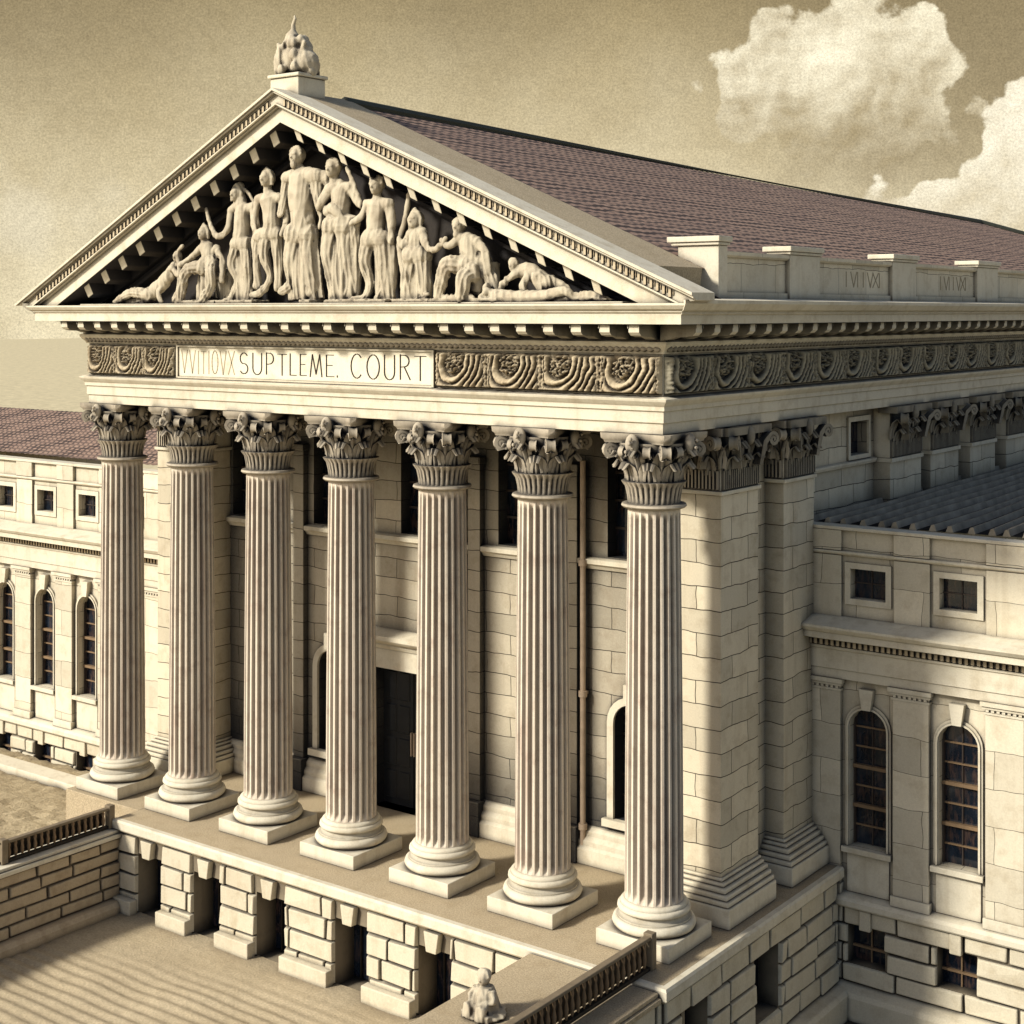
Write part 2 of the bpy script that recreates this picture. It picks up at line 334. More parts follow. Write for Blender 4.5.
def teeth(bm, fr, u0, u1, z0, z1, o0, o1, pitch, w):
    """one continuous strip of square teeth"""
    st = []; u = u0
    while u+pitch <= u1: st += [(u, o0), (u, o1), (u+w, o1), (u+w, o0)]; u += pitch
    lo = [bm.verts.new(fr(a, z0, o)) for a, o in st]; hi = [bm.verts.new(fr(a, z1, o)) for a, o in st]
    for i in range(len(st)-1): bm.faces.new([lo[i], lo[i+1], hi[i+1], hi[i]])
    for i in range(0, len(st)-3, 4):
        bm.faces.new([lo[i], lo[i+3], lo[i+2], lo[i+1]]); bm.faces.new([hi[i], hi[i+1], hi[i+2], hi[i+3]])
FIGS={
 'recl_left':(-15.43,(0.0, -0.05, 1.38, 0.17, 'bare'),[
  [(-0.21,0,1.07,0.2),(-0.64,0,0.67,0.24),(-1.25,0,0.3,0.26)],
  [(-1.25,-0.1,0.27,0.22),(-1.96,-0.15,0.34,0.16),(-2.73,-0.15,0.05,0.09)],
  [(-1.25,0.05,0.25,0.22),(-1.87,0.05,0.1,0.17),(-2.5,0.05,0.02,0.12),(-2.82,0,0.0,0.08)],
  [(-0.17,-0.1,1.04,0.1),(0.22,-0.15,0.83,0.09),(0.05,-0.1,1.46,0.06),(0.26,-0.1,1.68,0.06)],
  [(-0.42,0.1,0.84,0.1),(-0.73,-0.15,0.39,0.08),(-0.55,-0.2,0.04,0.07)],
  [(-0.08,0.1,1.01,0.16),(0.05,0.1,0.55,0.2),(-0.21,0.1,0.1,0.2)],
 ]),
 'seated_left':(-14.31,(0.0, -0.05, 2.03, 0.19, 'hood'),[
  [(0.06,0,1.66,0.27),(0.22,0,1.26,0.3),(0.26,0.1,0.82,0.36)],
  [(0.02,-0.1,1.04,0.24),(-0.4,-0.3,0.97,0.2),(-0.65,-0.3,0.55,0.18),(-0.74,-0.3,0.07,0.17)],
  [(0.43,-0.1,1.04,0.24),(0.59,-0.35,0.87,0.2),(0.59,-0.35,0.48,0.17),(0.26,-0.35,0.06,0.16)],
  [(-0.23,0,1.56,0.12),(-0.61,-0.1,1.28,0.1),(-0.82,-0.2,1.14,0.08)],
  [(0.47,0,1.57,0.12),(0.83,-0.1,1.14,0.1),(0.91,-0.2,0.64,0.09)],
  [(0.75,0.1,0.81,0.2),(0.91,0.1,0.36,0.17),(0.59,0.1,0.03,0.17)],
 ]),
 'raised_arm':(-12.96,(0.0, -0.05, 3.09, 0.2, 'hood'),[
  [(0.14,0,2.78,0.22),(0.22,0,2.56,0.33),(0.16,0,2.12,0.3),(0.14,0,1.68,0.3)],
  [(0.04,-0.02,1.68,0.24),(-0.12,-0.1,1.13,0.18),(0.0,-0.05,0.64,0.13),(-0.18,-0.1,0.11,0.12),(-0.36,-0.22,0.03,0.08)],
  [(0.32,0,1.67,0.24),(0.44,-0.05,1.01,0.18),(0.42,0,0.52,0.14),(0.37,-0.05,0.11,0.13)],
  [(-0.24,0,2.63,0.14),(-0.32,-0.1,2.08,0.11),(-0.68,-0.15,1.92,0.09),(-0.97,-0.15,2.27,0.07),(-1.15,-0.15,2.72,0.05)],
  [(0.63,0,2.7,0.16),(0.79,-0.05,2.04,0.13),(0.75,-0.05,1.34,0.14),(0.83,0,0.46,0.12)],
  [(0.04,0.05,3.31,0.05),(0.32,0.08,3.13,0.05),(0.55,0.08,2.87,0.06)],
 ]),
 'bare_torso':(-11.75,(0.0, -0.05, 3.46, 0.21, 'hood'),[
  [(0.03,0,3.14,0.13),(0.06,0,2.89,0.36),(0.14,0,2.51,0.33),(0.14,0,1.97,0.3)],
  [(0.04,-0.05,1.92,0.24),(-0.04,-0.1,1.33,0.19),(0.09,0,0.78,0.13),(-0.15,-0.1,0.33,0.13),(-0.46,-0.2,0.22,0.09)],
  [(0.31,0,1.91,0.23),(0.38,0,1.32,0.18),(0.42,0,0.78,0.14),(0.42,-0.05,0.4,0.13)],
  [(-0.34,0,2.91,0.15),(-0.5,-0.05,2.48,0.12),(-0.38,-0.15,2.04,0.1)],
  [(0.5,0,2.9,0.15),(0.73,0,2.38,0.12),(0.65,-0.1,1.9,0.1)],
  [(-0.23,-0.1,1.87,0.2),(-0.38,-0.05,1.17,0.12),(-0.46,0,0.46,0.12)],
 ]),
 'tall_central':(-10.56,(0.0, -0.08, 4.0, 0.23, 'beard'),[
  [(0.07,0,3.71,0.14),(0.09,0,3.47,0.42),(0.11,0,2.99,0.5),(0.14,0,2.46,0.45),(0.18,0,1.87,0.45)],
  [(-0.08,-0.05,1.88,0.34),(-0.18,-0.1,1.14,0.28),(-0.19,-0.08,0.55,0.2),(-0.49,-0.2,0.31,0.12)],
  [(0.33,0,1.87,0.34),(0.44,-0.05,1.13,0.3),(0.55,-0.05,0.49,0.22),(0.55,-0.12,0.25,0.16)],
  [(-0.42,0,3.44,0.2),(-0.53,0,2.97,0.17),(-0.57,-0.12,2.43,0.13)],
  [(0.66,0,3.41,0.24),(0.73,0,2.86,0.2),(0.88,0,2.38,0.15),(0.88,-0.1,2.06,0.11)],
  [(0.95,0.1,3.37,0.2),(1.09,0.1,3.1,0.15)],
 ]),
 'cloaked':(-9.2,(0.0, -0.08, 3.59, 0.23, 'hair'),[
  [(0.16,0,3.24,0.14),(0.2,0,3.03,0.34),(0.2,0,2.61,0.34),(0.16,0,2.15,0.36)],
  [(-0.05,-0.05,2.05,0.32),(-0.16,-0.1,1.32,0.26),(-0.05,-0.05,0.59,0.2),(0.09,-0.12,0.17,0.16)],
  [(0.34,0,2.04,0.34),(0.41,0,1.31,0.3),(0.51,0,0.58,0.22),(0.44,-0.08,0.17,0.16)],
  [(-0.09,-0.1,3.04,0.18),(-0.34,-0.15,2.74,0.15),(-0.48,-0.15,2.54,0.1)],
  [(0.51,0,3.07,0.16),(0.79,0.0,2.69,0.11),(0.93,0,2.58,0.09),(0.55,0,3.37,0.07),(0.41,0,3.59,0.06)],
  [(-0.16,-0.1,2.47,0.16),(0.13,-0.2,2.51,0.18),(0.41,-0.15,2.19,0.12),(0.48,-0.1,1.93,0.08)],
  [(0.65,0,2.13,0.2),(0.69,0.05,1.09,0.2),(0.65,0.05,0.27,0.18)],
 ]),
 'youth':(-7.67,(0.0, -0.05, 3.06, 0.22, 'hat'),[
  [(0.0,0,2.79,0.13),(-0.01,0,2.56,0.36),(-0.07,0,2.2,0.33),(-0.09,0,1.79,0.32)],
  [(-0.25,-0.05,1.65,0.27),(-0.39,-0.1,1.09,0.22),(-0.25,-0.02,0.52,0.15),(-0.39,-0.1,0.14,0.13),(-0.77,-0.2,0.09,0.09)],
  [(0.09,0,1.64,0.27),(0.19,-0.02,1.02,0.23),(0.16,0,0.46,0.16),(0.06,-0.1,0.08,0.14)],
  [(-0.39,0,2.6,0.14),(-0.49,-0.1,2.29,0.11),(-0.77,-0.2,2.1,0.08)],
  [(0.38,0,2.57,0.16),(0.46,0,2.08,0.14),(0.54,-0.1,1.57,0.09)],
  [(0.36,0.08,1.68,0.18),(0.39,0.1,0.97,0.18),(0.36,0.1,0.16,0.15)],
 ]),
 'woman_staff':(-6.36,(0.0, -0.05, 2.11, 0.21, 'hood'),[
  [(0.05,0,1.8,0.26),(0.01,0,1.5,0.28),(0.01,0,1.2,0.3)],
  [(-0.12,-0.05,1.2,0.28),(-0.22,-0.05,0.66,0.25),(-0.25,-0.08,0.1,0.2)],
  [(0.18,0,1.2,0.28),(0.28,-0.02,0.65,0.24),(0.31,-0.05,0.15,0.19),(0.5,-0.15,0.2,0.1)],
  [(0.26,-0.05,1.79,0.14),(0.44,-0.15,1.49,0.11),(0.73,-0.22,1.33,0.09),(1.05,-0.25,1.47,0.08),(1.18,-0.25,1.62,0.07)],
  [(-0.18,-0.05,1.76,0.13),(-0.38,-0.1,1.46,0.1),(-0.48,-0.12,1.67,0.08)],
  [(-0.31,0.05,2.79,0.08),(-0.39,0.05,2.27,0.08),(-0.58,0.02,1.62,0.08),(-0.48,0.02,0.96,0.1),(-0.35,0.02,0.1,0.12)],
 ]),
 'seated_right':(-4.91,(0.0, -0.05, 1.9, 0.2, 'beard'),[
  [(0.19,0,1.56,0.3),(0.32,0,1.21,0.32),(0.41,0.05,0.72,0.4),(0.38,0.05,0.29,0.4)],
  [(0.22,-0.1,0.92,0.28),(-0.18,-0.3,0.93,0.24),(-0.37,-0.3,0.54,0.2),(-0.5,-0.3,0.12,0.16)],
  [(0.47,-0.15,0.72,0.28),(0.44,-0.4,0.63,0.24),(0.38,-0.4,0.34,0.22),(0.32,-0.4,0.09,0.2)],
  [(0.07,-0.1,1.61,0.13),(-0.22,-0.2,1.42,0.1),(-0.4,-0.25,1.57,0.08)],
  [(0.53,0,1.5,0.15),(0.81,-0.05,1.2,0.14),(0.9,-0.05,0.72,0.12)],
  [(0.66,0.05,1.01,0.24),(0.96,0.05,0.52,0.22),(1.08,0,0.14,0.2)],
  [(-0.6,-0.2,0.09,0.1),(-0.09,-0.3,0.09,0.13),(0.59,-0.3,0.08,0.13)],
 ]),
 'crouched':(-3.2,(0.0, -0.08, 0.9, 0.15, 'hair'),[
  [(0.12,0,0.76,0.18),(0.4,0,0.78,0.23),(0.71,0,0.59,0.25),(1.02,0,0.43,0.24)],
  [(0.08,-0.1,0.69,0.12),(-0.2,-0.2,0.47,0.1),(-0.28,-0.25,0.25,0.08)],
  [(0.47,-0.1,0.62,0.12),(0.4,-0.25,0.43,0.1),(0.47,-0.28,0.24,0.08)],
  [(1.02,-0.1,0.46,0.2),(0.79,-0.25,0.65,0.13),(0.94,-0.25,0.24,0.1)],
  [(1.18,0,0.43,0.18),(1.48,0,0.3,0.14),(1.56,0,0.2,0.1)],
 ]),
 'recl_right':(-3.89,(0.0, -0.25, 0.35, 0.13, 'bare'),[
  [(0.08,-0.3,0.18,0.17),(0.53,-0.35,0.13,0.19),(1.16,-0.35,0.11,0.18),(1.71,-0.3,0.12,0.18)],
  [(1.71,-0.3,0.12,0.17),(2.33,-0.25,0.26,0.12),(2.55,-0.2,0.08,0.09),(3.0,-0.2,0.1,0.07),(3.44,-0.2,0.04,0.05)],
  [(1.71,-0.2,0.11,0.17),(2.25,-0.15,0.08,0.12),(3.0,-0.15,0.17,0.09),(3.59,-0.1,0.03,0.05)],
  [(0.12,-0.4,0.25,0.08),(-0.04,-0.45,0.09,0.07),(0.45,-0.45,0.02,0.06)],
 ]),
}
# ================================================================== courthouse
NC = 7; SP = 3.25
COLX = [-SP*(6-i) for i in range(NC)]
XR, XL, YF = .7, -20.2, -.75          # side, left and front faces of the entablature
YEND = 62.0
FF, FRt, FL = Fr('F', YF), Fr('R', XR), Fr('L', XL)
court = thing('courthouse', 'large pale stone temple fronted court building with seven fluted columns and tiled gable roof', 'building', (-9.75, 0, 0))

# ---- terrace and basement
bm = BM()
TX0, TX1, TY0 = -17.3, 1.45, -1.98
box(bm, TX0, TX1, TY0, 3.95, -.42, 0); box(bm, -20.75, TX0, -1.2, 3.95, -2.3, -.001)
lip = BM()
run(lip, Fr('F', TY0), [(0, -.30), (.15, -.30), (.19, -.25), (.19, -.05), (.15, .004), (0, .004)], TX0, TX1, 0, 1)
run(lip, Fr('R', TX1), [(0, -.30), (.15, -.30), (.19, -.25), (.19, -.05), (.15, .004), (0, .004)], TY0, 7.1, -1, 0)
box(bm, .1, TX1, 3.95, 7.1, -.42, -.004)
obj('terrace_slab', bm, 'floor', court, bevel=.02)
obj('terrace_edge', lip, 'stone', court)
GZ = -2.62                              # forecourt level
GR = -3.9                               # sunken yard level at the right
fb = Fr('F', TY0+.02)
ops = [(-16.35, -15.25), (-13.95, -12.8), (-11.42, -10.28), (-8.5, -7.33), (-5.66, -4.55)]
holes = [(a, b, GZ-.05, -.86, 0) for a, b in ops]
bm = BM()
wall(bm, fb, TX0, TX1-.02, GZ-.3, -.36, holes, .9)
box(bm, TX0, TX1-.1, TY0+.95, TY0+1.1, GZ-.3, -.42)
obj('basement_core', bm, 'joint', court)
bm = BM()
rustic(bm, fb, TX0, TX1-.03, GZ+.02, -.37, 4, holes, .12, .95, 1.7, .026, 3)
for a, b in ops:                        # keystone over each opening
    c = (a+b)/2
    v = [fb(c-.16, -.88, -.02), fb(c+.16, -.88, -.02), fb(c+.24, -.38, -.02), fb(c-.24, -.38, -.02),
         fb(c-.16, -.88, .2), fb(c+.16, -.88, .2), fb(c+.24, -.38, .2), fb(c-.24, -.38, .2)]
    vv = [bm.verts.new(p) for p in v]
    for f in ((3, 2, 1, 0), (4, 5, 6, 7), (0, 1, 5, 4), (1, 2, 6, 5), (2, 3, 7, 6), (3, 0, 4, 7)): bm.faces.new([vv[i] for i in f])
o = obj('basement_masonry', bm, 'rustic', court, bevel=.035)
prev = TX0
for a, b in ops+[(TX1-.05, 0)]:         # pier footings between the openings
    if prev < -17 or prev > -5: e0, e1 = prev, a
    else: e0, e1 = prev+.02, a-.02
    bm = BM(); fbox(bm, fb, e0, e1, GZ-.25, GZ+.42, .05, .34, .0)
    obj('pier_footing', bm, 'rustic', court, bevel=.03); prev = b
for a, b in ops:
    bm = BM(); fbox(bm, fb, a-.02, b+.02, GZ, -.8, -.8, -.72)
    w = obj('basement_window', bm, 'glass', court)
    bm = BM()
    for k in range(1, 4): fbox(bm, fb, a+(b-a)*k/4-.02, a+(b-a)*k/4+.02, GZ, -.86, -.7, -.66)
    obj('bars', bm, 'iron', w)
# right flank of the podium
fs = Fr('R', TX1-.04)
sops = [(-1.2, .05), (2.35, 3.65)]
holes = [(a, b, -2.554, -.916, 0) for a, b in sops]
bm = BM(); wall(bm, fs, TY0, 7.1, GR-.2, -.36, holes, .7)
box(bm, -.2, .62, TY0+1.2, 6.9, GR, -.5)
obj('basement_core', bm, 'joint', court)
bm = BM(); rustic(bm, fs, TY0+.05, 7.05, -3.1, -.37, 5, holes, .1, 1.0, 1.8, .026, 8)
obj('basement_masonry', bm, 'rustic', court, bevel=.035)
bm = BM(); run(bm, fs, [(0, GR-.2), (.5, GR-.2), (.5, -3.25), (.42, -3.15), (0, -3.1)], TY0-9.8, 7.0)
obj('plinth_course', bm, 'rustic', court, bevel=.03)
for a, b in sops:
    bm = BM(); fbox(bm, fs, a, b, -2.55, -.92, -.62, -.56); w = obj('basement_window', bm, 'glass', court)
    bm = BM()
    for k in range(1, 4): fbox(bm, fs, a+(b-a)*k/4-.02, a+(b-a)*k/4+.02, -2.55, -.92, -.54, -.5)
    obj('bars', bm, 'muntin_dark', w)

# ---- columns
def flute_shaft():
    bm = BM(); NF = 22; rings = []
    zs = [1.02, 1.06, 1.14, 1.25]+[1.25+(10.05-1.25)*k/10 for k in range(1, 11)]+[10.14, 10.22, 10.3]
    for z in zs:
        t = (z-1.0)/9.35; r = .70-.075*t**1.6
        d = .11
        if z < 1.1 or z > 10.2: d = 0
        elif z < 1.2 or z > 10.1: d = .06
        ring = []
        for k in range(NF):
            for s, q in ((-.5, 0), (-.36, 0), (-.27, .62), (-.12, .95), (.06, 1), (.22, .7), (.34, 0)):
                th = 2*pi*(k+s)/NF; rr = r-d*q
                ring.append(Vector((rr*cos(th), rr*sin(th), z)))
        rings.append(ring)
    loft(bm, rings); return bm
def ring_pts(n, f): return [f(2*pi*i/n) for i in range(n)]
def base_bm():
    bm = BM()
    prof = [(.80, .38), (.90, .38), (.97, .43), (1.0, .51), (.97, .59), (.91, .63), (.88, .635), (.88, .67), (.83, .68), (.79, .74), (.80, .79), (.85, .80), (.875, .84), (.865, .90), (.82, .94), (.80, .945), (.80, .985), (.76, 1.03), (.70, 1.05)]
    lathe(bm, (0, 0, 0), prof, 48); return bm
def plinth_bm():
    bm = BM(); box(bm, -1.0, 1.0, -1.0, 1.0, .003, .38); return bm
def leaf(bm, c, out, tan, r0, z0, h, w, curl, flare=.1, thick=.045):
    """acanthus-like leaf that climbs the bell and curls outward at its tip"""
    N = 8; rows = []
    for i in range(N+1):
        t = i/N
        if t < .72: dr = flare*(t/.72)**2; dz = h*t/.72*.88
        else:
            a = (t-.72)/.28*pi*.85; dr = flare+curl*(1-cos(a))*.75; dz = h*.88+curl*sin(a)*.8-(curl*.5 if a > 2 else 0)
        ww = w*(1-.12*sin(t*pi*5)**2)*(.78+.35*sin(pi*min(1, t*1.05)))*(1 if t < .8 else 1-(t-.8)*2.2)
        row = []
        for j in range(7):
            s = -1+2*j/6
            rib = .035*cos(s*pi*2.5)+.02*(1-s*s)
            row.append((c+out*(r0+dr+rib)+tan*(s*ww/2)+Vector((0, 0, z0+dz-.04*abs(s)))))
        rows.append(row)
    F = [[bm.verts.new(p) for p in r] for r in rows]
    K = [[bm.verts.new(p-out*thick) for p in r] for r in rows]
    for i in range(N):
        for j in range(6):
            bm.faces.new([F[i][j], F[i][j+1], F[i+1][j+1], F[i+1][j]])
            bm.faces.new([K[i][j+1], K[i][j], K[i+1][j], K[i+1][j+1]])
    for i in range(N):
        bm.faces.new([F[i][0], F[i+1][0], K[i+1][0], K[i][0]]); bm.faces.new([F[i][6], K[i][6], K[i+1][6], F[i+1][6]])
    bm.faces.new([F[0][j] for j in range(7)]+[K[0][j] for j in range(6, -1, -1)])
    bm.faces.new([F[N][j] for j in range(7)]+[K[N][j] for j in range(6, -1, -1)])
def volute(bm, c, out, r0, z0, r, scale=1.0, stem=True):
    """scroll: a stem rising from the bell into a spiral under the abacus corner"""
    ctr = c+out*(r0)+Vector((0, 0, z0)); pts = []; rad = []
    if stem:
        for k in range(5):
            t = k/5; pts.append(c+out*(r0*(.55+.2*t))+Vector((0, 0, z0-.75*scale+(.85*scale)*t))); rad.append(.05+.03*t)
    for k in range(20):
        th = pi*.75-k/20*2*pi*1.7; rr = r*(1-.8*k/20)
        pts.append(ctr+out*(rr*cos(th))+Vector((0, 0, rr*sin(th)))); rad.append(.075*scale*(1-.35*k/20))
    side = out.cross(Vector((0, 0, 1)))
    rings = []
    for i, p in enumerate(pts):
        t = (pts[min(i+1, len(pts)-1)]-pts[max(i-1, 0)]).normalized(); nn = t.cross(side).normalized()
        a = rad[i]; w = .13*scale
        rings.append([p-nn*a-side*w, p-nn*a*.3-side*w*.2, p-nn*a+side*w, p+nn*a+side*w, p+nn*a*.3, p+nn*a-side*w])
    loft(bm, rings)
def capital_bm():
    bm = BM(); O = Vector((0, 0, 0)); Z0 = 10.3
    lathe(bm, (0, 0, Z0), [(.62, 0), (.74, .005), (.78, .05), (.76, .1), (.64, .115)], 44)
    # ribbed neck of upright leaves
    n = 176; rings = []
    for z, r, d in ((.1, .62, 0), (.14, .63, .045), (.3, .645, .06), (.5, .69, .06), (.58, .75, .05), (.63, .78, .02), (.64, .7, 0)):
        rings.append([Vector(((r-d*max(0, sin(30*2*pi*i/n))) * cos(2*pi*i/n), (r-d*max(0, sin(30*2*pi*i/n)))*sin(2*pi*i/n), Z0+z)) for i in range(n)])
    loft(bm, rings)
    # bell
    lathe(bm, (0, 0, Z0), [(.6, .55), (.62, .7), (.68, 1.0), (.78, 1.3), (.9, 1.52), (.9, 1.56), (.6, 1.57)], 40)
    for k in range(8):
        a = 2*pi*(k+.5)/8; o = Vector((cos(a), sin(a), 0)); t = Vector((-sin(a), cos(a), 0))
        leaf(bm, O, o, t, .62, Z0+.55, .5, .5, .17)
    for k in range(8):
        a = 2*pi*k/8; o = Vector((cos(a), sin(a), 0)); t = Vector((-sin(a), cos(a), 0))
        leaf(bm, O, o, t, .66, Z0+.7, .72 if k % 2 == 0 else .62, .44, .2, .2)
    for k in range(16):
        a = 2*pi*(k+.25)/16; o = Vector((cos(a), sin(a), 0)); t = Vector((-sin(a), cos(a), 0))
        leaf(bm, O, o, t, .66, Z0+.95, .36, .2, .12, .14)
    for k in range(4):
        a = pi/4+pi/2*k; o = Vector((cos(a), sin(a), 0))
        volute(bm, O, o, 1.06, Z0+1.36, .155, .85)
        for s in (-1, 1):
            a2 = a+s*.42; o2 = Vector((cos(a2), sin(a2), 0))
            volute(bm, O, o2, .86, Z0+1.34, .13, .7)
        f = pi/2*k; o = Vector((cos(f), sin(f), 0))       # oval boss on each face
        ellipsoid(bm, o*.98+Vector((0, 0, Z0+1.55)), .13+.05*abs(o.y), .13+.05*abs(o.x), .25, 10, 7)
        for q in range(7):
            ellipsoid(bm, o*1.08+Vector((random.uniform(-.1, .1), random.uniform(-.1, .1), Z0+1.55+random.uniform(-.18, .18))), .05, .05, .05, 6, 4)
    # abacus with hollowed sides
    rings = []
    for z, e in ((1.56, .0), (1.62, .03), (1.66, .09), (1.76, .1), (1.786, .1)):
        ring = []
        for k in range(4):
            a0 = pi/4+pi/2*k
            for s in range(9):
                f = s/8; c0 = Vector((cos(a0), sin(a0), 0))*(1.19+e); c1 = Vector((cos(a0+pi/2), sin(a0+pi/2), 0))*(1.19+e)
                q0 = Vector((cos(a0+.06), sin(a0+.06), 0))*(1.19+e); q1 = Vector((cos(a0+pi/2-.06), sin(a0+pi/2-.06), 0))*(1.19+e)
                p = q0.lerp(q1, f); m = (q0+q1)/2; p = p-m.normalized()*(.17*sin(pi*f))
                ring.append(Vector((p.x, p.y, Z0+z)))
        rings.append(ring)
    loft(bm, rings)
    return bm
proto = None
for i, X in enumerate(COLX):
    if proto is None:
        s = obj('column', flute_shaft(), 'column', None, True, 40)
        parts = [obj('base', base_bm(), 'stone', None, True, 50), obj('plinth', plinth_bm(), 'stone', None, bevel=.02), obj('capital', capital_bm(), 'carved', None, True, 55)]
        for p in parts: p.parent = s
        proto = (s, parts); s.parent = court; s.location = (X+9.75, 0, 0)
    else:
        s = proto[0].copy(); COL.objects.link(s); s.parent = court; s.location = (X+9.75, 0, 0)
        for p in proto[1]:
            c = p.copy(); COL.objects.link(c); c.parent = s

# ---- entablature
ARCH = [(0, 12.09), (0, 12.34), (.045, 12.36), (.045, 12.62), (.09, 12.64), (.09, 12.74), (.13, 12.78), (.2, 12.86), (.22, 12.92), (.06, 12.97), (-.3, 12.97), (-1.3, 12.97), (-1.3, 12.09)]
bm = BM()
run(bm, FF, ARCH, XL, XR, -1, 1); run(bm, FRt, ARCH, YF, YEND, -1, 0)
run(bm, FL, ARCH, YF, 14, -1, 0)
obj('architrave', bm, 'stone', court, bevel=.01)
FZ0, FZ1 = 12.97, 13.98
BEDM = [(-.6, FZ0), (-.01, FZ0), (-.01, FZ1-.02), (.05, FZ1-.02), (.08, FZ1+.05), (.16, FZ1+.14), (.2, FZ1+.2), (.2, FZ1+.26), (.12, FZ1+.28), (.12, 14.66), (-.6, 14.66)]
bm = BM()
run(bm, FF, BEDM, XL, XR, -1, 1); run(bm, FRt, BEDM, YF, YEND, -1, 0); run(bm, FL, BEDM, YF, 14, -1, 0)
obj('frieze_course', bm, 'stone', court)
# egg and dart run under the modillions
def beads(fr, u0, u1, pitch, z, out, r):
    bm = BM(); n = int((u1-u0)/pitch)*5
    tube(bm, [fr(u0+(u1-u0)*i/n, z, out) for i in range(n+1)], [r*(.35+.65*abs(sin(pi*i/5))) for i in range(n+1)], 8); return bm
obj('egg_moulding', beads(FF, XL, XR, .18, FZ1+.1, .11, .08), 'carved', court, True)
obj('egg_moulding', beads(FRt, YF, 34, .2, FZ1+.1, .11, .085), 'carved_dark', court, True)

# carved frieze relief (height field of swags, tassels and wreaths)
def relief(fr, u0, u1, z0, z1, mod, seed, name, mat, du=.022, flip=False):
    bm = BM(); nu = int((u1-u0)/du); nz = 40; rows = []
    for i in range(nu+1):
        u = u0+(u1-u0)*i/nu; col = []
        k = floor((u-u0)/mod); f = (u-u0)/mod-k
        for j in range(nz+1):
            v = j/nz; e = min(1, min(i, nu-i)/3, min(j, nz-j)/2)
            ju = f+.03*mn.noise(Vector((u*3, v*3, seed+k)))
            nn = mn.noise(Vector((u*16, v*16*(z1-z0), seed)))
            if ju < .10 or ju > .95:                                   # beaded upright
                s = (ju+.05) % 1 / .15; h = .05+.05*abs(sin(s*pi*2))+.05*nn
            else:
                wy = (v-.70)/.34; wx = (ju-.40-.05*sin(k*2.3)+.16*(.70-v)*(1 if v < .7 else 0))/.19
                r = sqrt(wx*wx+wy*wy); s = sqrt(wx*wx+min(wy, 0)**2*.75)
                if r < .92: h = .06*sqrt(1-r*r)+.13*nn+.03
                elif s < 1.04: h = .0
                else:
                    q = (s-1.04)*1.9+.25*mn.noise(Vector((u*2, v*2.5, seed)))
                    h = .012+.12*abs(sin(q*pi))**.6+.02*nn
                    if v > .93: h *= .6
            h = .03+h*1.45
            col.append(fr(u, z0+(z1-z0)*v, max(.004, h*e)))
        rows.append(col)
    V = [[bm.verts.new(p) for p in c] for c in rows]
    for i in range(nu):
        for j in range(nz): bm.faces.new([V[i][j], V[i+1][j], V[i+1][j+1], V[i][j+1]])
    return obj(name, bm, mat, court, True)
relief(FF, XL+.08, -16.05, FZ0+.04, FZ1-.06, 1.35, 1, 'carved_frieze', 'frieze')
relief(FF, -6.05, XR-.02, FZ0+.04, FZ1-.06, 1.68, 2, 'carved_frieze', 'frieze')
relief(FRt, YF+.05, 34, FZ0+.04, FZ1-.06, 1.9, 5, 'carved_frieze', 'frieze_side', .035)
# inscription panel
bm = BM(); fbox(bm, FF, -15.95, -6.15, FZ0+.06, FZ1-.08, -.01, .05)
panel = obj('inscription_panel', bm, 'panel', court, bevel=.015)
bm = BM()
for (a, b, c, d) in ((-16.0, -15.93, FZ0+.02, FZ1-.03), (-6.17, -6.1, FZ0+.02, FZ1-.03)): fbox(bm, FF, a, b, c, d, .0, .1)
fbox(bm, FF, -15.93, -6.17, FZ1-.08, FZ1-.03, 0, .1); fbox(bm, FF, -15.93, -6.17, FZ0+.01, FZ0+.06, 0, .1)
obj('frame', bm, 'stone', panel)
def arc(cx, cz, rx, rz, a0, a1, n=10): return [(cx+rx*cos(radians(a0+(a1-a0)*i/n)), cz+rz*sin(radians(a0+(a1-a0)*i/n))) for i in range(n+1)]
GL = {
 'S': [arc(.5, .74, .38, .26, 30, 270, 9)[:-1]+arc(.5, .26, .40, .24, 90, -150, 9)],
 'U': [[(.08, 1), (.08, .35)]+arc(.5, .3, .42, .3, 180, 360, 8)+[(.92, 1)]],
 'P': [[(.1, 0), (.1, 1)], [(.1, .98)]+arc(.45, .73, .42, .25, 80, -80, 8)+[(.1, .46)]],
 'T': [[(0, .97), (1, .97)], [(.5, .97), (.5, 0)]],
 'L': [[(.1, 1), (.1, .02), (.9, .02)]],
 'E': [[(.9, .98), (.1, .98), (.1, .02), (.95, .02)], [(.1, .52), (.75, .52)]],
 'M': [[(.02, 0), (.2, 1), (.5, .12), (.8, 1), (.98, 0)]],
 'C': [arc(.52, .5, .48, .5, 45, 315, 14)],
 'O': [arc(.5, .5, .48, .5, 0, 360, 18)],
 'R': [[(.1, 0), (.1, 1)], [(.1, .98)]+arc(.45, .75, .4, .23, 80, -80, 8)+[(.1, .5)], [(.45, .5), (.95, 0)]],
 'V': [[(.02, 1), (.5, 0), (.98, 1)]], 'I': [[(.5, 1), (.5, 0)]], 'X': [[(.02, 1), (.98, 0)], [(.98, 1), (.02, 0)]],
 'N': [[(.08, 0), (.08, 1), (.9, 0), (.9, 1)]], '.': [[(.1, .0), (.1, .07)]]}
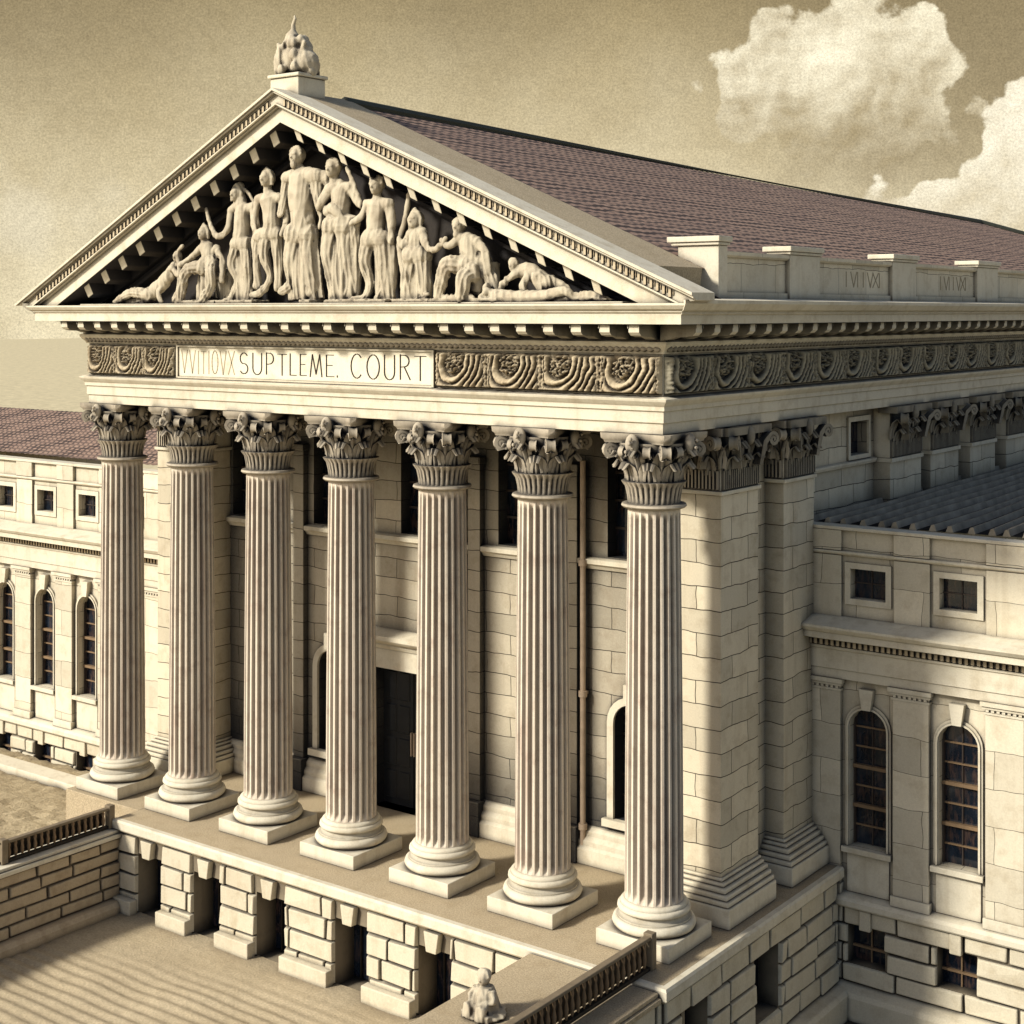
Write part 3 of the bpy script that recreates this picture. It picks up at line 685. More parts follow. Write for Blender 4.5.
def letter(bm, fr, ch, u, z, w, h, o, t, serif=True):
    for st in GL[ch]:
        pts = [Vector((u+x*w, z+y*h)) for x, y in st]
        for a, b in zip(pts, pts[1:]):
            d = (b-a)
            if d.length < 1e-5: continue
            d.normalize(); n = Vector((-d.y, d.x)); tt = t*(.55+.75*abs(d.y)); a2, b2 = a-d*.008, b+d*.008
            P = [a2-n*tt, b2-n*tt, b2+n*tt, a2+n*tt]
            vv = [bm.verts.new(fr(p.x, p.y, o-.004)) for p in P]+[bm.verts.new(fr(p.x, p.y, o)) for p in P]
            for f in ((4, 5, 6, 7), (0, 1, 5, 4), (1, 2, 6, 5), (2, 3, 7, 6), (3, 0, 4, 7)): bm.faces.new([vv[i] for i in f])
LAY = [('S', -13.35, .6), ('U', -12.6, .62), ('P', -11.85, .5), ('T', -11.2, .55), ('L', -10.6, .4), ('E', -10.12, .42), ('M', -9.7, .66), ('E', -8.98, .5), ('.', -8.38, .3),
       ('C', -7.98+.0, .0)]
word2 = [('C', -8.12, .6), ('O', -7.48, .62), ('U', -6.8, .0)]
# two words spread over the panel at the spacing of the photograph
def px_word(word, u0, u1, gaps, z0, z1, o, t, mat):
    n = len(word); tot = sum(gaps); u = u0
    for ch, g in zip(word, gaps):
        bm = BM(); w = (u1-u0)*g/tot; letter(bm, FF, ch, u+w*.12, z0+random.uniform(-.015, .015), w*.76, (z1-z0), o, t); u += w
        obj('letter', bm, mat, panel)
px_word('SUPTLEME.', -13.42, -9.35, [1, 1.05, .9, .9, .75, .7, 1.15, .85, .4], FZ0+.2, FZ1-.2, .057, .017, 'ink')
px_word('COURT', -9.1, -6.32, [1.05, 1.1, 1.0, .95, .95], FZ0+.18, FZ1-.18, .057, .017, 'ink')
px_word('VVITIOVX', -15.85, -13.5, [1, 1, .5, .8, .5, 1, 1, 1], FZ0+.16, FZ1-.18, .055, .014, 'ghost')

# ---- horizontal cornice
CORN = [(-.6, 14.66), (1.15, 14.66), (1.15, 14.90), (1.2, 14.93), (1.2, 14.97), (1.27, 15.0), (1.34, 15.08), (1.34, 15.13), (-.6, 15.13)]
bm = BM()
run(bm, FF, CORN, XL, XR, -1, 1); 
cornice = obj('cornice', bm, 'stone', court)
CORS = [(-.6, 14.66), (1.15, 14.66), (1.15, 14.86), (1.2, 14.89), (1.2, 14.94), (1.3, 14.98), (1.42, 15.12), (1.42, 15.2), (0, 15.28), (-.6, 15.28)]
bm = BM(); run(bm, FRt, CORS, YF, YEND, -1, 0); run(bm, FL, CORS, YF, 14, -1, 0)
side_cornice = obj('cornice', bm, 'stone', court)
def modillion_mesh(fr):
    bm = BM(); w = .14
    prof = [(.1, 14.30), (.3, 14.30), (.5, 14.36), (.75, 14.36), (.95, 14.40), (1.03, 14.47), (1.04, 14.655), (.1, 14.655)]
    run(bm, fr, prof, -w, w)
    for a in (-w-.012, w): fbox(bm, fr, a, a+.012, 14.56, 14.655, .12, 1.06)
    bmesh.ops.recalc_face_normals(bm, faces=bm.faces[:])
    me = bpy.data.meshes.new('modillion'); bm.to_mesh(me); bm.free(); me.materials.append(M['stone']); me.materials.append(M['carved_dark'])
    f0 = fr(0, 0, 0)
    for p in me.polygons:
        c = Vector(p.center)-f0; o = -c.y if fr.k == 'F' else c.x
        if o < .9: p.material_index = 1  # all but the tip darkened: shade between the blocks painted in
    return me
def mod_run(fr, axis, us, parent):
    me = modillion_mesh(fr)
    for u in us:
        o = bpy.data.objects.new('modillion', me); COL.objects.link(o); o.parent = parent
        o.location = (u, 0, 0) if axis == 'x' else (0, u, 0)
n = 26
mod_run(Fr('F', YF), 'x', [XL+.15+(XR-XL-.3)*i/n for i in range(n+1)], cornice)
mod_run(Fr('R', XR), 'y', [-.9+.86*i for i in range(0, 48)], side_cornice)

bm = BM()
fbox(bm, FF, XL-.1, XR+.1, 14.645, 14.662, .1, 1.13); fbox(bm, FF, XL, XR, 14.27, 14.65, .0, .127); obj('soffit_shade', bm, 'soffit_shade', cornice)  # dark panels added to paint the shade under the cornice and behind modillions
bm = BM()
fbox(bm, FRt, YF-.1, YEND, 14.645, 14.662, .1, 1.13); fbox(bm, FRt, YF, YEND, 14.27, 14.65, .0, .127); obj('soffit_shade', bm, 'soffit_shade', side_cornice)  # same painted-shade panels along the side cornice
# ---- pediment
APX, APZ = -10.6, 20.95
LT, RT = (-22.0, 15.16), (2.3, 15.36)
def rline(x, dz=0):
    return (LT[1]+(x-LT[0])*(APZ-LT[1])/(APX-LT[0]) if x < APX else RT[1]+(x-RT[0])*(APZ-RT[1])/(APX-RT[0]))-dz
def rake_band(bm, side, o0, o1, dz0, dz1, zmin=15.13, xmax=None):
    """one straight layer of the raking cornice, cut on the horizontal cornice"""
    tip = LT if side < 0 else RT
    sl = (APZ-tip[1])/(APX-tip[0])
    def xat(dz):
        x = tip[0]+(zmin+dz-tip[1])/sl
        return x
    tx = tip[0] if xmax is None else xmax
    def lim(x): return max(x, tx) if side < 0 else min(x, tx)
    # polygon in XZ
    xs0 = lim(xat(dz0)); xs1 = lim(xat(dz1))
    pts = [(APX, APZ-dz0), (xs0, rline(xs0, dz0)), (xs1, rline(xs1, dz1)), (APX, APZ-dz1)]
    A = [bm.verts.new((x, YF-o0, z)) for x, z in pts]; B = [bm.verts.new((x, YF-o1, z)) for x, z in pts]
    for i in range(4): bm.faces.new([A[i], A[(i+1) % 4], B[(i+1) % 4], B[i]])
    bm.faces.new(A[::-1]); bm.faces.new(B)
for side in (-1, 1):
    bm = BM()
    for (o1, a, b) in ((1.46, 0, .07), (1.40, .07, .13), (1.30, .13, .17), (1.27, .17, .40), (1.33, .40, .44), (1.24, .44, .49), (1.14, .49, .90)):
        rake_band(bm, side, .45, o1, a, b)
    rk = obj('raking_cornice', bm, 'stone', court)
    bm = BM(); rake_band(bm, side, -1.55, .45, .0, .9, xmax=(.85 if side > 0 else XL+.1)); obj('coping', bm, 'floor', rk)
    # bed moulding and beam on the tympanum wall
    bm = BM()
    rake_band(bm, side, -1.5, .02, .90, 1.22); rake_band(bm, side, -1.5, -.18, 1.22, 1.42); rake_band(bm, side, -1.5, -.05, 1.42, 1.52)
    obj('inner_moulding', bm, 'tympanum', rk)  # tympanum colour paints the shade under the rake here too
    bm = BM(); rake_band(bm, side, -.0, 1.12, .899, .915); obj('soffit_shade', bm, 'soffit_shade', rk)  # dark strip paints the shade under the raking cornice
    # egg and dart teeth in the decorated band
    bm = BM(); tip = LT if side < 0 else RT; L = abs(APX-tip[0]); n = int(L/.16)
    for k in range(2, n):
        x = APX-side*-1*0+side*(L*k/n)
        z0, z1 = rline(x, .385), rline(x, .19)
        if z0 < 15.2: continue
        fbox(bm, FF, x-.045, x+.045, z0, z1, 1.2, 1.315, .012)
        ellipsoid(bm, FF(x+.08, (z0+z1)/2+.0, 1.275), .022, .03, .07, 5, 4)
    obj('tooth_moulding', bm, 'frieze', rk)
    # raking modillions
    x = APX+side*.45; k = 0
    while True:
        zt = rline(x, .9)
        if zt < 15.45 or abs(x-tip[0]) < .8: break
        bm = BM(); s = side*.155
        s *= .8; q = [(x-s, rline(x-s, .895)), (x+s, rline(x+s, .895)), (x+s, max(15.14, rline(x+s, 1.24))), (x-s, max(15.14, rline(x-s, 1.24)))]
        A = [bm.verts.new((a, YF-.0, b)) for a, b in q]; B = [bm.verts.new((a, YF-(1.0 if i < 2 else .82), b)) for i, (a, b) in enumerate(q)]
        for i in range(4): bm.faces.new([A[i], A[(i+1) % 4], B[(i+1) % 4], B[i]])
        bm.faces.new(A[::-1]); bm.faces.new(B)
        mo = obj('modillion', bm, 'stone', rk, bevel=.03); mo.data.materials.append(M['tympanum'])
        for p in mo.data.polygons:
            if p.center.y > YF-.8: p.material_index = 1  # body behind the pale tip near-black, its shade painted in
        x += side*.80; k += 1
# tympanum
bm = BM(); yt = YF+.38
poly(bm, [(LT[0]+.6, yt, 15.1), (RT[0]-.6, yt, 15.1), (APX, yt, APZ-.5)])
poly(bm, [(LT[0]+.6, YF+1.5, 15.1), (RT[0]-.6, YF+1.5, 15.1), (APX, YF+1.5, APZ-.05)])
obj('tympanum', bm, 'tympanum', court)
bm = BM(); box(bm, XL+.8, XR-.5, YF-.95, yt, 15.12, 15.175)
obj('sculpture_ledge', bm, 'stone', court, bevel=.02)

# ---- main roof
RY0, RY1 = .74, 52.0
def ridge_z(y): return 20.82-.0185*(y-RY0)
def roof_side(sgn, xe, ze, nu, nv):
    bm = BM(); V = []
    for i in range(nu+1):
        y = RY0+(YEND-RY0)*i/nu; row = []
        for j in range(nv+1):
            t = j/nv
            yy = y
            xr, zr = APX, ridge_z(min(y, RY1))
            if y > RY1:
                f = (y-RY1)/(YEND-RY1); xr = APX+(xe-APX)*f; zr = zr+(ze-zr)*f
            x = xr+(xe-xr)*t; z = zr+(ze-zr)*t
            slope_len = abs(xe-APX)*t*1.09
            a = (slope_len/.42) % 1.0
            wob = .05*mn.noise(Vector((y*.5, slope_len*.5, 3))); slope_len += .035*sin(yy*5.2)+.05*mn.noise(Vector((y*.9, slope_len, 9)))
            pan = abs(sin(pi*(yy/.40+wob)))
            z += .02*a+.02*pan-.02
            row.append(bm.verts.new((x, yy, z)))
        V.append(row)
    for i in range(nu):
        for j in range(nv): bm.faces.new([V[i][j], V[i+1][j], V[i+1][j+1], V[i][j+1]])
    return bm
roof = obj('roof', roof_side(1, .55, 15.98, 900, 29*5), 'tile', court)
obj('roof', roof_side(-1, XL+.2, 15.9, 300, 29*2), 'tile', court)
bm = BM()
ps = [(APX, RY0-.1, ridge_z(RY0)+.05), (APX, RY1, ridge_z(RY1)+.05), (.4, YEND, 16.1)]
tube(bm, ps, .16, 8); obj('ridge_cap', bm, 'ridge', roof)

# ---- parapet along the right eave
bm = BM(); PW = Fr('R', XR+.1)
fbox(bm, PW, 1.7, YEND, 15.2, 16.28, -.5, 0)
run(bm, PW, [(-.56, 16.28), (.06, 16.28), (.12, 16.33), (.12, 16.42), (-.56, 16.42)], 1.7, YEND)
fbox(bm, PW, 1.7, YEND, 15.2, 15.42, -.52, .07)
parapet = obj('parapet', bm, 'ashlar_wing', court)
for k, (a, b) in enumerate(((1.45, 1.9), (5.3, 7.1), (12.1, 13.9), (19.3, 21.3), (27.5, 29.5), (36, 38), (45, 47))):
    bm = BM(); back = -1.25 if k == 0 else -.62; dz = .12 if k == 0 else 0
    fbox(bm, PW, a, b, 15.2, 16.44+dz, back+.25, .14)
    fbox(bm, PW, a-.07, b+.07, 16.44+dz, 16.52+dz, back+.1, .18); fbox(bm, PW, a-.12, b+.12, 16.52+dz, 16.66+dz, back, .22)
    obj('parapet_pier', bm, 'stone', parapet, bevel=.02)
for (a, b) in ((9.0, 11.7), (16.2, 18.8)):
    u = a
    for ch, w in zip('IVIIVXI', (.18, .42, .2, .2, .42, .42, .2)):
        bm = BM(); letter(bm, PW, ch, u, 15.65, w, .42, .008, .018); u += (b-a)/7
        obj('letter', bm, 'ghost', parapet)

# ---- portico back wall and ceiling
YB = 3.4
FW = Fr('F', YB)
wc = [-2.75, -6.45, -10.1, -13.7, -17.35]
holes = [(c-.78, c+.78, 8.32, 11.3, 0) for c in wc]+[(c-.55, c+.55, 1.32, 4.45, True) for c in (wc[0], wc[3])]+[(-11.95, -9.5, 0.0, 4.25, 0)]
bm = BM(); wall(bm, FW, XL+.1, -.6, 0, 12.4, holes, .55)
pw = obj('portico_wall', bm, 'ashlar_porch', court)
bm = BM()
run(bm, FW, [(0, 7.95), (.06, 7.97), (.12, 8.06), (.2, 8.12), (.2, 8.24), (0, 8.28)], XL+.1, -.6)
run(bm, FW, [(0, .02), (.34, .02), (.34, .42), (.26, .5), (.26, .62), (.16, .74), (.16, .86), (.06, .96), (0, .98)], XL+.1, -12.5)
run(bm, FW, [(0, .02), (.34, .02), (.34, .42), (.26, .5), (.26, .62), (.16, .74), (.16, .86), (.06, .96), (0, .98)], -9.0, -.6)
obj('wall_moulding', bm, 'stone', pw)
for c in wc:
    bm = BM(); fbox(bm, FW, c-.78, c+.78, 8.32, 11.3, -.5, -.44); w = obj('window', bm, 'glass', court)
    bm = BM()
    for k in (1, 2, 3): fbox(bm, FW, c-.78, c+.78, 8.32+.75*k-.03, 8.32+.75*k+.03, -.44, -.38)
    fbox(bm, FW, c-.03, c+.03, 8.32, 11.3, -.43, -.37); obj('muntins', bm, 'muntin_dark', w)
for c in (wc[0], wc[3]):
    bm = BM(); fbox(bm, FW, c-.55, c+.55, 1.32, 4.45, -.5, -.44); w = obj('arched_window', bm, 'glass', court)
    bm = BM(); arch_ring(bm, FW, c-.55, c+.55, 1.32, 4.45, .2, .003, .09)
    fbox(bm, FW, c-.85, c+.85, 1.12, 1.32, .003, .2); fbox(bm, FW, c-.16, c+.16, 4.5, 5.0, .003, .2)
    obj('window_surround', bm, 'stone', w)
    bm = BM()
    for k in range(1, 6): fbox(bm, FW, c-.55, c+.55, 1.32+.55*k-.025, 1.32+.55*k+.025, -.44, -.38)
    fbox(bm, FW, c-.02, c+.02, 1.32, 4.4, -.43, -.37); obj('muntins', bm, 'muntin_dark', w)
# door
bm = BM()
for s in (0, 1):
    a = -11.95+s*1.225
    fbox(bm, FW, a+.02, a+1.2, .02, 4.2, -.5, -.42)
    for zz in (.2, 1.2, 2.2, 3.2):
        fbox(bm, FW, a+.14, a+.56, zz, zz+.85, -.42, -.385, .03); fbox(bm, FW, a+.66, a+1.08, zz, zz+.85, -.42, -.385, .03)
door = obj('double_door', bm, 'door', court)
bm = BM(); fbox(bm, FW, -10.8, -10.76, 1.6, 2.3, -.42, -.33); fbox(bm, FW, -10.68, -10.64, 1.6, 2.3, -.42, -.33); obj('handle', bm, 'pipe', door)
bm = BM()
fbox(bm, FW, -12.35, -11.95, .0, 4.25, .003, .14); fbox(bm, FW, -9.5, -9.1, .0, 4.25, .003, .14)
fbox(bm, FW, -12.35, -9.1, 4.25, 4.85, .003, .16)
run(bm, FW, [(0, 4.85), (.2, 4.85), (.26, 4.95), (.26, 5.0), (.42, 5.08), (.5, 5.16), (.5, 5.28), (0, 5.42)], -12.6, -8.85)
obj('door_surround', bm, 'stone', door)
# slim engaged shafts and downpipes beside the columns
for X in (-7.95, -14.95, -4.6, -20.0+1.0):
    bm = BM(); fbox(bm, FW, X-.22, X+.22, 0.98, 10.6, .003, .22); fbox(bm, FW, X-.28, X+.28, 10.6, 10.8, .003, .3); fbox(bm, FW, X-.3, X+.3, 0, .98, .01, .4)
    obj('wall_strip', bm, 'ashlar_porch', court, bevel=.02)
for X in (-8.42, -4.2):
    bm = BM(); tube(bm, [FW(X, .15, .2), FW(X, 10.9, .2)], .075, 12)
    for zz in (.9, 4.5, 8.05): tube(bm, [FW(X, zz, .2), FW(X, zz+.16, .2)], .12, 12)
    for zz in (4.55, 8.1): fbox(bm, FW, X-.05, X+.05, zz, zz+.08, -.01, .2)
    tag(obj('downpipe', bm, 'pipe', court, True, 50))
bm = BM(); box(bm, XL+.1, XR-.1, .5, YB+.2, 12.35, 12.5); 
for X in COLX[:-1]: box(bm, X+.9-.25, X+.9+.25, .5, YB, 12.1, 12.35)
obj('portico_ceiling', bm, 'soffit_shade', court)

# ---- antae (end piers) and the right flank wall
def pil_capital(corners, z0, z1, mat, parent, u0, u1, fr, right=None):
    """pilaster capital: ribbed neck, leaves, corner scrolls"""
    bm = BM(); H = z1-z0
    fbox(bm, fr, u0, u1, z0, z1-.2, -.3, .02)
    n = max(4, int((u1-u0)/.1))
    for k in range(n):
        a = u0+(u1-u0)*(k+.5)/n; fbox(bm, fr, a-.032, a+.032, z0+.03, z0+.5, .02, .075, .01)
    tv = (fr(1, 0)-fr(0, 0)).normalized(); ov = (fr(0, 0, 1)-fr(0, 0)).normalized()
    nl = max(2, round((u1-u0)/.55))
    for k in range(nl):
        a = u0+(u1-u0)*(k+.5)/nl; leaf(bm, fr(a, 0, 0), ov, tv, .03, z0+.38, .45, .46, .15)
    for k in range(nl+1):
        a = u0+(u1-u0)*k/nl; leaf(bm, fr(a, 0, 0), ov, tv, .05, z0+.6, .55, .4, .17, .12)
    c = (u0+u1)/2
    for s in (-1, 1):
        volute(bm, fr(c+s*.05, 0, .05), (tv*s*1.0+ov*.35).normalized(), (u1-u0)/2*1.02, z1-.38, .15, .85)
        volute(bm, fr(c+s*.02, 0, .1), (tv*s).normalized(), .22, z1-.42, .12, .6)
    ellipsoid(bm, fr(c, z1-.24, .28), .14, .14, .24, 10, 7)
    fbox(bm, fr, u0-.2, u1+.2, z1-.2, z1-.004, -.3, .3)
    obj('capital', bm, mat, parent, True, 50)
def anta(name, x0, x1, y0, y1, faces, mat='ashlar'):
    bm = BM(); box(bm, x0, x1, y0, y1, 0.004, 10.5)
    o = obj(name, bm, mat, court)
    bm = BM()
    for (z0, z1, e) in ((.004, .5, .5), (.5, .62, .44), (.62, .74, .36), (.74, .86, .26), (.86, .95, .16), (.95, 1.04, .07)):
        box(bm, x0-e, x1+e, y0-e, y1+.06, z0, z1)
    obj('base', bm, 'stone', o, bevel=.03)
    bm = BM(); box(bm, x0-.08, x1+.08, y0-.08, y1+.05, 10.42, 10.52); box(bm, x0-.02, x1-.0, y0-.0, y1, 10.52, 12.085); obj('capital_band', bm, 'stone', o, bevel=.02)
    for kind in faces:
        if kind == 'F': pil_capital(None, 10.53, 12.09, 'carved', o, x0+.02, x1-.02, Fr('F', y0))
        if kind == 'R': pil_capital(None, 10.53, 12.09, 'carved_dark', o, y0+.02, y1-.02, Fr('R', x1))
    return o
anta('corner_pier', -1.25, XR-.005, 2.0, 3.95, 'FR')
anta('corner_pier', XL+.005, -18.25, 2.0, 3.95, 'F')
anta('flank_pilaster', -.6, XR-.006, 5.4, 7.22, 'FR')
YS = .15                                # recessed flank wall plane
FS = Fr('R', YS)
bm = BM(); wall(bm, FS, 3.9, YEND, -.4, 12.1, [(10.7, 12.0, 10.7, 11.7, 0)], .4); flank = obj('flank_wall', bm, 'ashlar', court)
bm = BM(); run(bm, FS, [(0, 10.38), (.1, 10.4), (.14, 10.48), (.14, 10.53), (0, 10.56)], 7.25, YEND); obj('string_course', bm, 'stone', flank)
bm = BM(); fbox(bm, FS, 10.7, 12.0, 10.7, 11.7, -.36, -.3); w = obj('window', bm, 'glass', court)
bm = BM()
for a in ((10.56, 10.7, 10.58, 11.84), (12.0, 12.14, 10.58, 11.84), (10.7, 12.0, 11.7, 11.84), (10.7, 12.0, 10.58, 10.7)): fbox(bm, FS, *a, .003, .07)
obj('frame', bm, 'stone', w)
for a in (12.5, 15.75, 19.3, 22.9, 26.5, 30.1):
    bm = BM(); fbox(bm, FS, a, a+2.45, 8.0, 10.53, -.02, XR-YS-.02)
    o = obj('flank_pilaster', bm, 'ashlar', court)
    bm = BM(); fbox(bm, FS, a-.03, a+2.48, 10.40, 10.52, 0, XR-YS+.05); fbox(bm, FS, a, a+2.45, 10.52, 12.085, 0, XR-YS-.03); obj('capital_band', bm, 'stone', o)
    pil_capital(None, 10.53, 12.09, 'carved_dark', o, a+.03, a+2.42, Fr('R', XR-.02))
bm = BM(); fl = Fr('L', XL+.02); wall(bm, fl, 3.4, YEND, -3, 12.1, [], 0); quad(bm, (XL+.02, YEND, -3), (YS, YEND, -3), (YS, YEND, 16), (XL+.02, YEND, 16)); obj('flank_wall', bm, 'ashlar', court)
# ================================================================== wings
def wing(name, label, Y0, X0, X1, wins, dz, roofkind, ybk, ledge_end=None, gz=-4.2):
    root = thing(name, label, 'building wing', (X0 if abs(X0) < abs(X1) else X1, Y0, 0))
    fr = Fr('F', Y0); W = .52
    Z = lambda z: z+dz
    holes = []
    for c in wins:
        holes += [(c-W, c+W, Z(.58), Z(4.3), True), (c-.5, c+.5, Z(7.22), Z(8.03), 0)]
    bm = BM(); wall(bm, fr, X0, X1, Z(-1.0), Z(9.05), holes, .38)
    for x in (X0, X1): quad(bm, (x, Y0, Z(-4)), (x, ybk, Z(-4)), (x, ybk, Z(9.05)), (x, Y0, Z(9.05)))
    wl = obj('wall', bm, 'ashlar_wing', root)
    # basement
    bh = [(c-.52, c+.52, Z(-2.54), Z(-1.51), 0) for c in wins]
    fb = Fr('F', Y0-.12)
    bm = BM(); wall(bm, fb, X0, X1, gz, Z(-.98), bh, .45); obj('basement_core', bm, 'joint', root)
    bm = BM(); rustic(bm, fb, X0+.0, X1, Z(-3.05), Z(-1.0), 4, bh, .1, 1.0, 1.9, .026, 11)
    for c in wins:
        fbox(bm, fb, c-.16, c+.16, Z(-1.56), Z(-1.02), 0, .17)
    obj('basement_masonry', bm, 'rustic', root, bevel=.035)
    bm = BM(); run(bm, fb, [(0, gz), (.45, gz), (.45, Z(-3.3)), (.38, Z(-3.18)), (0, Z(-3.05))], X0, X1); obj('plinth_course', bm, 'rustic', root, bevel=.02)
    bm = BM(); run(bm, fr, [(0, Z(-1.0)), (.34, Z(-1.0)), (.38, Z(-.95)), (.38, Z(-.82)), (.3, Z(-.74)), (0, Z(-.66))], X0, X1); obj('base_course', bm, 'stone', root)
    # entablature
    bm = BM()
    run(bm, fr, [(0, Z(5.06)), (.22, Z(5.06)), (.22, Z(5.3)), (.26, Z(5.32)), (.26, Z(5.82)), (.3, Z(5.86)), (.3, Z(5.92)), (0, Z(5.95))], X0, X1)
    run(bm, fr, [(0, Z(6.12)), (.42, Z(6.12)), (.46, Z(6.18)), (.72, Z(6.2)), (.72, Z(6.36)), (.78, Z(6.4)), (.86, Z(6.5)), (.86, Z(6.56)), (.12, Z(6.72)), (0, Z(6.72))], X0, X1)
    fbox(bm, fr, X0, X1, Z(5.95), Z(6.12), 0, .27)
    co = obj('cornice', bm, 'stone', root)
    bm = BM(); teeth(bm, fr, X0+.05, X1-.05, Z(5.96), Z(6.11), .26, .38, .16, .08)
    obj('dentil_band', bm, 'frieze', co)
    # pilasters
    sp = wins[1]-wins[0] if len(wins) > 1 else 2.45
    pcs = [wins[0]-sp/2]+[c+sp/2 for c in wins]
    for p in pcs:
        a, b = max(X0+.02, p-.49), min(X1-.02, p+.49)
        if b-a < .3: continue
        bm = BM(); fbox(bm, fr, a, b, Z(-.72), Z(5.055), .003, .17)
        pl = obj('pilaster', bm, 'ashlar_wing', root, bevel=.012)
        bm = BM(); fbox(bm, fr, a-.03, b+.03, Z(4.72), Z(4.78), .01, .2); fbox(bm, fr, a-.06, b+.06, Z(4.86), Z(4.94), .01, .24); fbox(bm, fr, a-.1, b+.1, Z(4.94), Z(5.05), .01, .29)
        for k in range(7): fbox(bm, fr, a+(b-a)*(k+.2)/7, a+(b-a)*(k+.75)/7, Z(4.79), Z(4.86), .17, .22)
        obj('capital', bm, 'stone', pl)
        bm = BM(); fbox(bm, fr, a-.05, b+.05, Z(-.72), Z(-.45), .004, .24); obj('base', bm, 'stone', pl, bevel=.015)
        bm = BM(); fbox(bm, fr, a, b, Z(6.7), Z(8.36), .003, .1); fbox(bm, fr, a, b, Z(8.5), Z(9.04), .003, .12); obj('attic_strip', bm, 'ashlar_wing', root, bevel=.012)
    # windows
    for c in wins:
        bm = BM(); fbox(bm, fr, c-W, c+W, Z(.56), Z(4.32), -.34, -.3); w = obj('arched_window', bm, 'glass', root)
        bm = BM()
        for k in range(1, 7):
            t = .045 if k in (2, 4) else .02
            fbox(bm, fr, c-W, c+W, Z(.56)+.53*k-t, Z(.56)+.53*k+t, -.3, -.24 if k not in (2, 4) else -.16)
        obj('transoms', bm, 'muntin', w)
        bm = BM(); fbox(bm, fr, c-.018, c+.018, Z(.56), Z(4.3), -.31, -.26)
        for k in (-1, 1): fbox(bm, fr, c+k*W*.96-.03, c+k*W*.96+.03, Z(.56), Z(4.0), -.3, -.2)
        obj('muntins', bm, 'muntin_dark', w)
        bm = BM(); arch_ring(bm, fr, c-W, c+W, Z(.58), Z(4.3), .13, .003, .07); arch_ring(bm, fr, c-W-.02, c+W+.02, Z(.58), Z(4.3), .05, .06, .11)
        v = [fr(c-.12, Z(4.3), .0), fr(c+.12, Z(4.3), .0), fr(c+.2, Z(4.85), .0), fr(c-.2, Z(4.85), .0), fr(c-.12, Z(4.3), .2), fr(c+.12, Z(4.3), .2), fr(c+.2, Z(4.85), .2), fr(c-.2, Z(4.85), .2)]
        vv = [bm.verts.new(p) for p in v]
        for f in ((3, 2, 1, 0), (4, 5, 6, 7), (0, 1, 5, 4), (1, 2, 6, 5), (2, 3, 7, 6), (3, 0, 4, 7)): bm.faces.new([vv[i] for i in f])
        obj('window_surround', bm, 'stone', w)
        bm = BM(); fbox(bm, fr, c-.7, c+.7, Z(.42), Z(.57), .003, .22); fbox(bm, fr, c-.6, c+.6, Z(-.66), Z(.42), .003, .06); obj('sill', bm, 'stone', w, bevel=.015)
        bm = BM(); fbox(bm, fr, c-.5, c+.5, Z(7.22), Z(8.03), -.3, -.26); w = obj('attic_window', bm, 'glass', root)
        bm = BM()
        for a in ((c-.66, c-.5, Z(7.06), Z(8.19)), (c+.5, c+.66, Z(7.06), Z(8.19)), (c-.5, c+.5, Z(8.03), Z(8.19)), (c-.5, c+.5, Z(7.06), Z(7.22))): fbox(bm, fr, *a, .003, .06)
        obj('frame', bm, 'stone', w)
        bm = BM(); fbox(bm, fr, c-.015, c+.015, Z(7.22), Z(8.03), -.26, -.22); fbox(bm, fr, c-.5, c+.5, Z(7.61), Z(7.64), -.26, -.22); obj('muntins', bm, 'muntin_dark', w)
        bm = BM(); fbox(bm, fb, c-.52, c+.52, Z(-2.54), Z(-1.51), -.42, -.38); w = obj('basement_window', bm, 'glass', root)
        bm = BM(); fbox(bm, fb, c-.52, c+.52, Z(-2.2), Z(-2.14), -.38, -.3); fbox(bm, fb, c-.02, c+.02, Z(-2.54), Z(-1.51), -.37, -.32); obj('muntins', bm, 'muntin', w)
    # parapet mouldings
    bm = BM(); run(bm, fr, [(0, Z(8.37)), (.08, Z(8.37)), (.13, Z(8.42)), (.13, Z(8.48)), (0, Z(8.5))], X0, X1)
    box(bm, X0, X1, Y0-.14, Y0+.42, Z(9.05), Z(9.14))
    obj('parapet', bm, 'stone', root, bevel=.015)
    return root
rw = wing('side_wing', 'pale stone side wing with dark seamed metal roof, right of the temple front', 7.3, .16, 24.2, [2.25+2.47*k for k in range(8)], 0, 'metal', 30)
# low metal roof with standing seams
bm = BM()
def rz(x, y): return 9.1+.012*(y-7.7)+.10*max(0, (x-.2))*.16
nx, ny = 14, 20
for i in range(nx):
    for j in range(ny):
        x0, x1 = .16+24*i/nx, .16+24*(i+1)/nx; y0, y1 = 7.74+22*j/ny, 7.74+22*(j+1)/ny
        quad(bm, (x0, y0, rz(x0, y0)), (x1, y0, rz(x1, y0)), (x1, y1, rz(x1, y1)), (x0, y1, rz(x0, y1)))
rf = obj('roof', bm, 'metalroof', rw)
for k in range(42):
    x = .35+.50*k+.05*sin(k*2.1); bm = BM(); rings = []
    for j in range(12):
        y = 7.74+22*j/11; xx = x+.05*sin(y*.6+k); z = rz(xx, y)
        rings.append([Vector((xx-.11, y, z-.01)), Vector((xx-.05, y, z+.15)), Vector((xx+.04, y, z+.17)), Vector((xx+.10, y, z-.01))])
    loft(bm, rings); obj('standing_seam', bm, 'seam', rf, True, 50)
lw = wing('side_wing', 'pale stone side wing with brown tiled roof, left of the temple front', 4.6, -46, -20.22, [-22.15-2.5*k for k in range(9)][::-1], .15, 'tile', 20, gz=-3.2)
bm = BM(); nu, nv = 260, 90; V = []
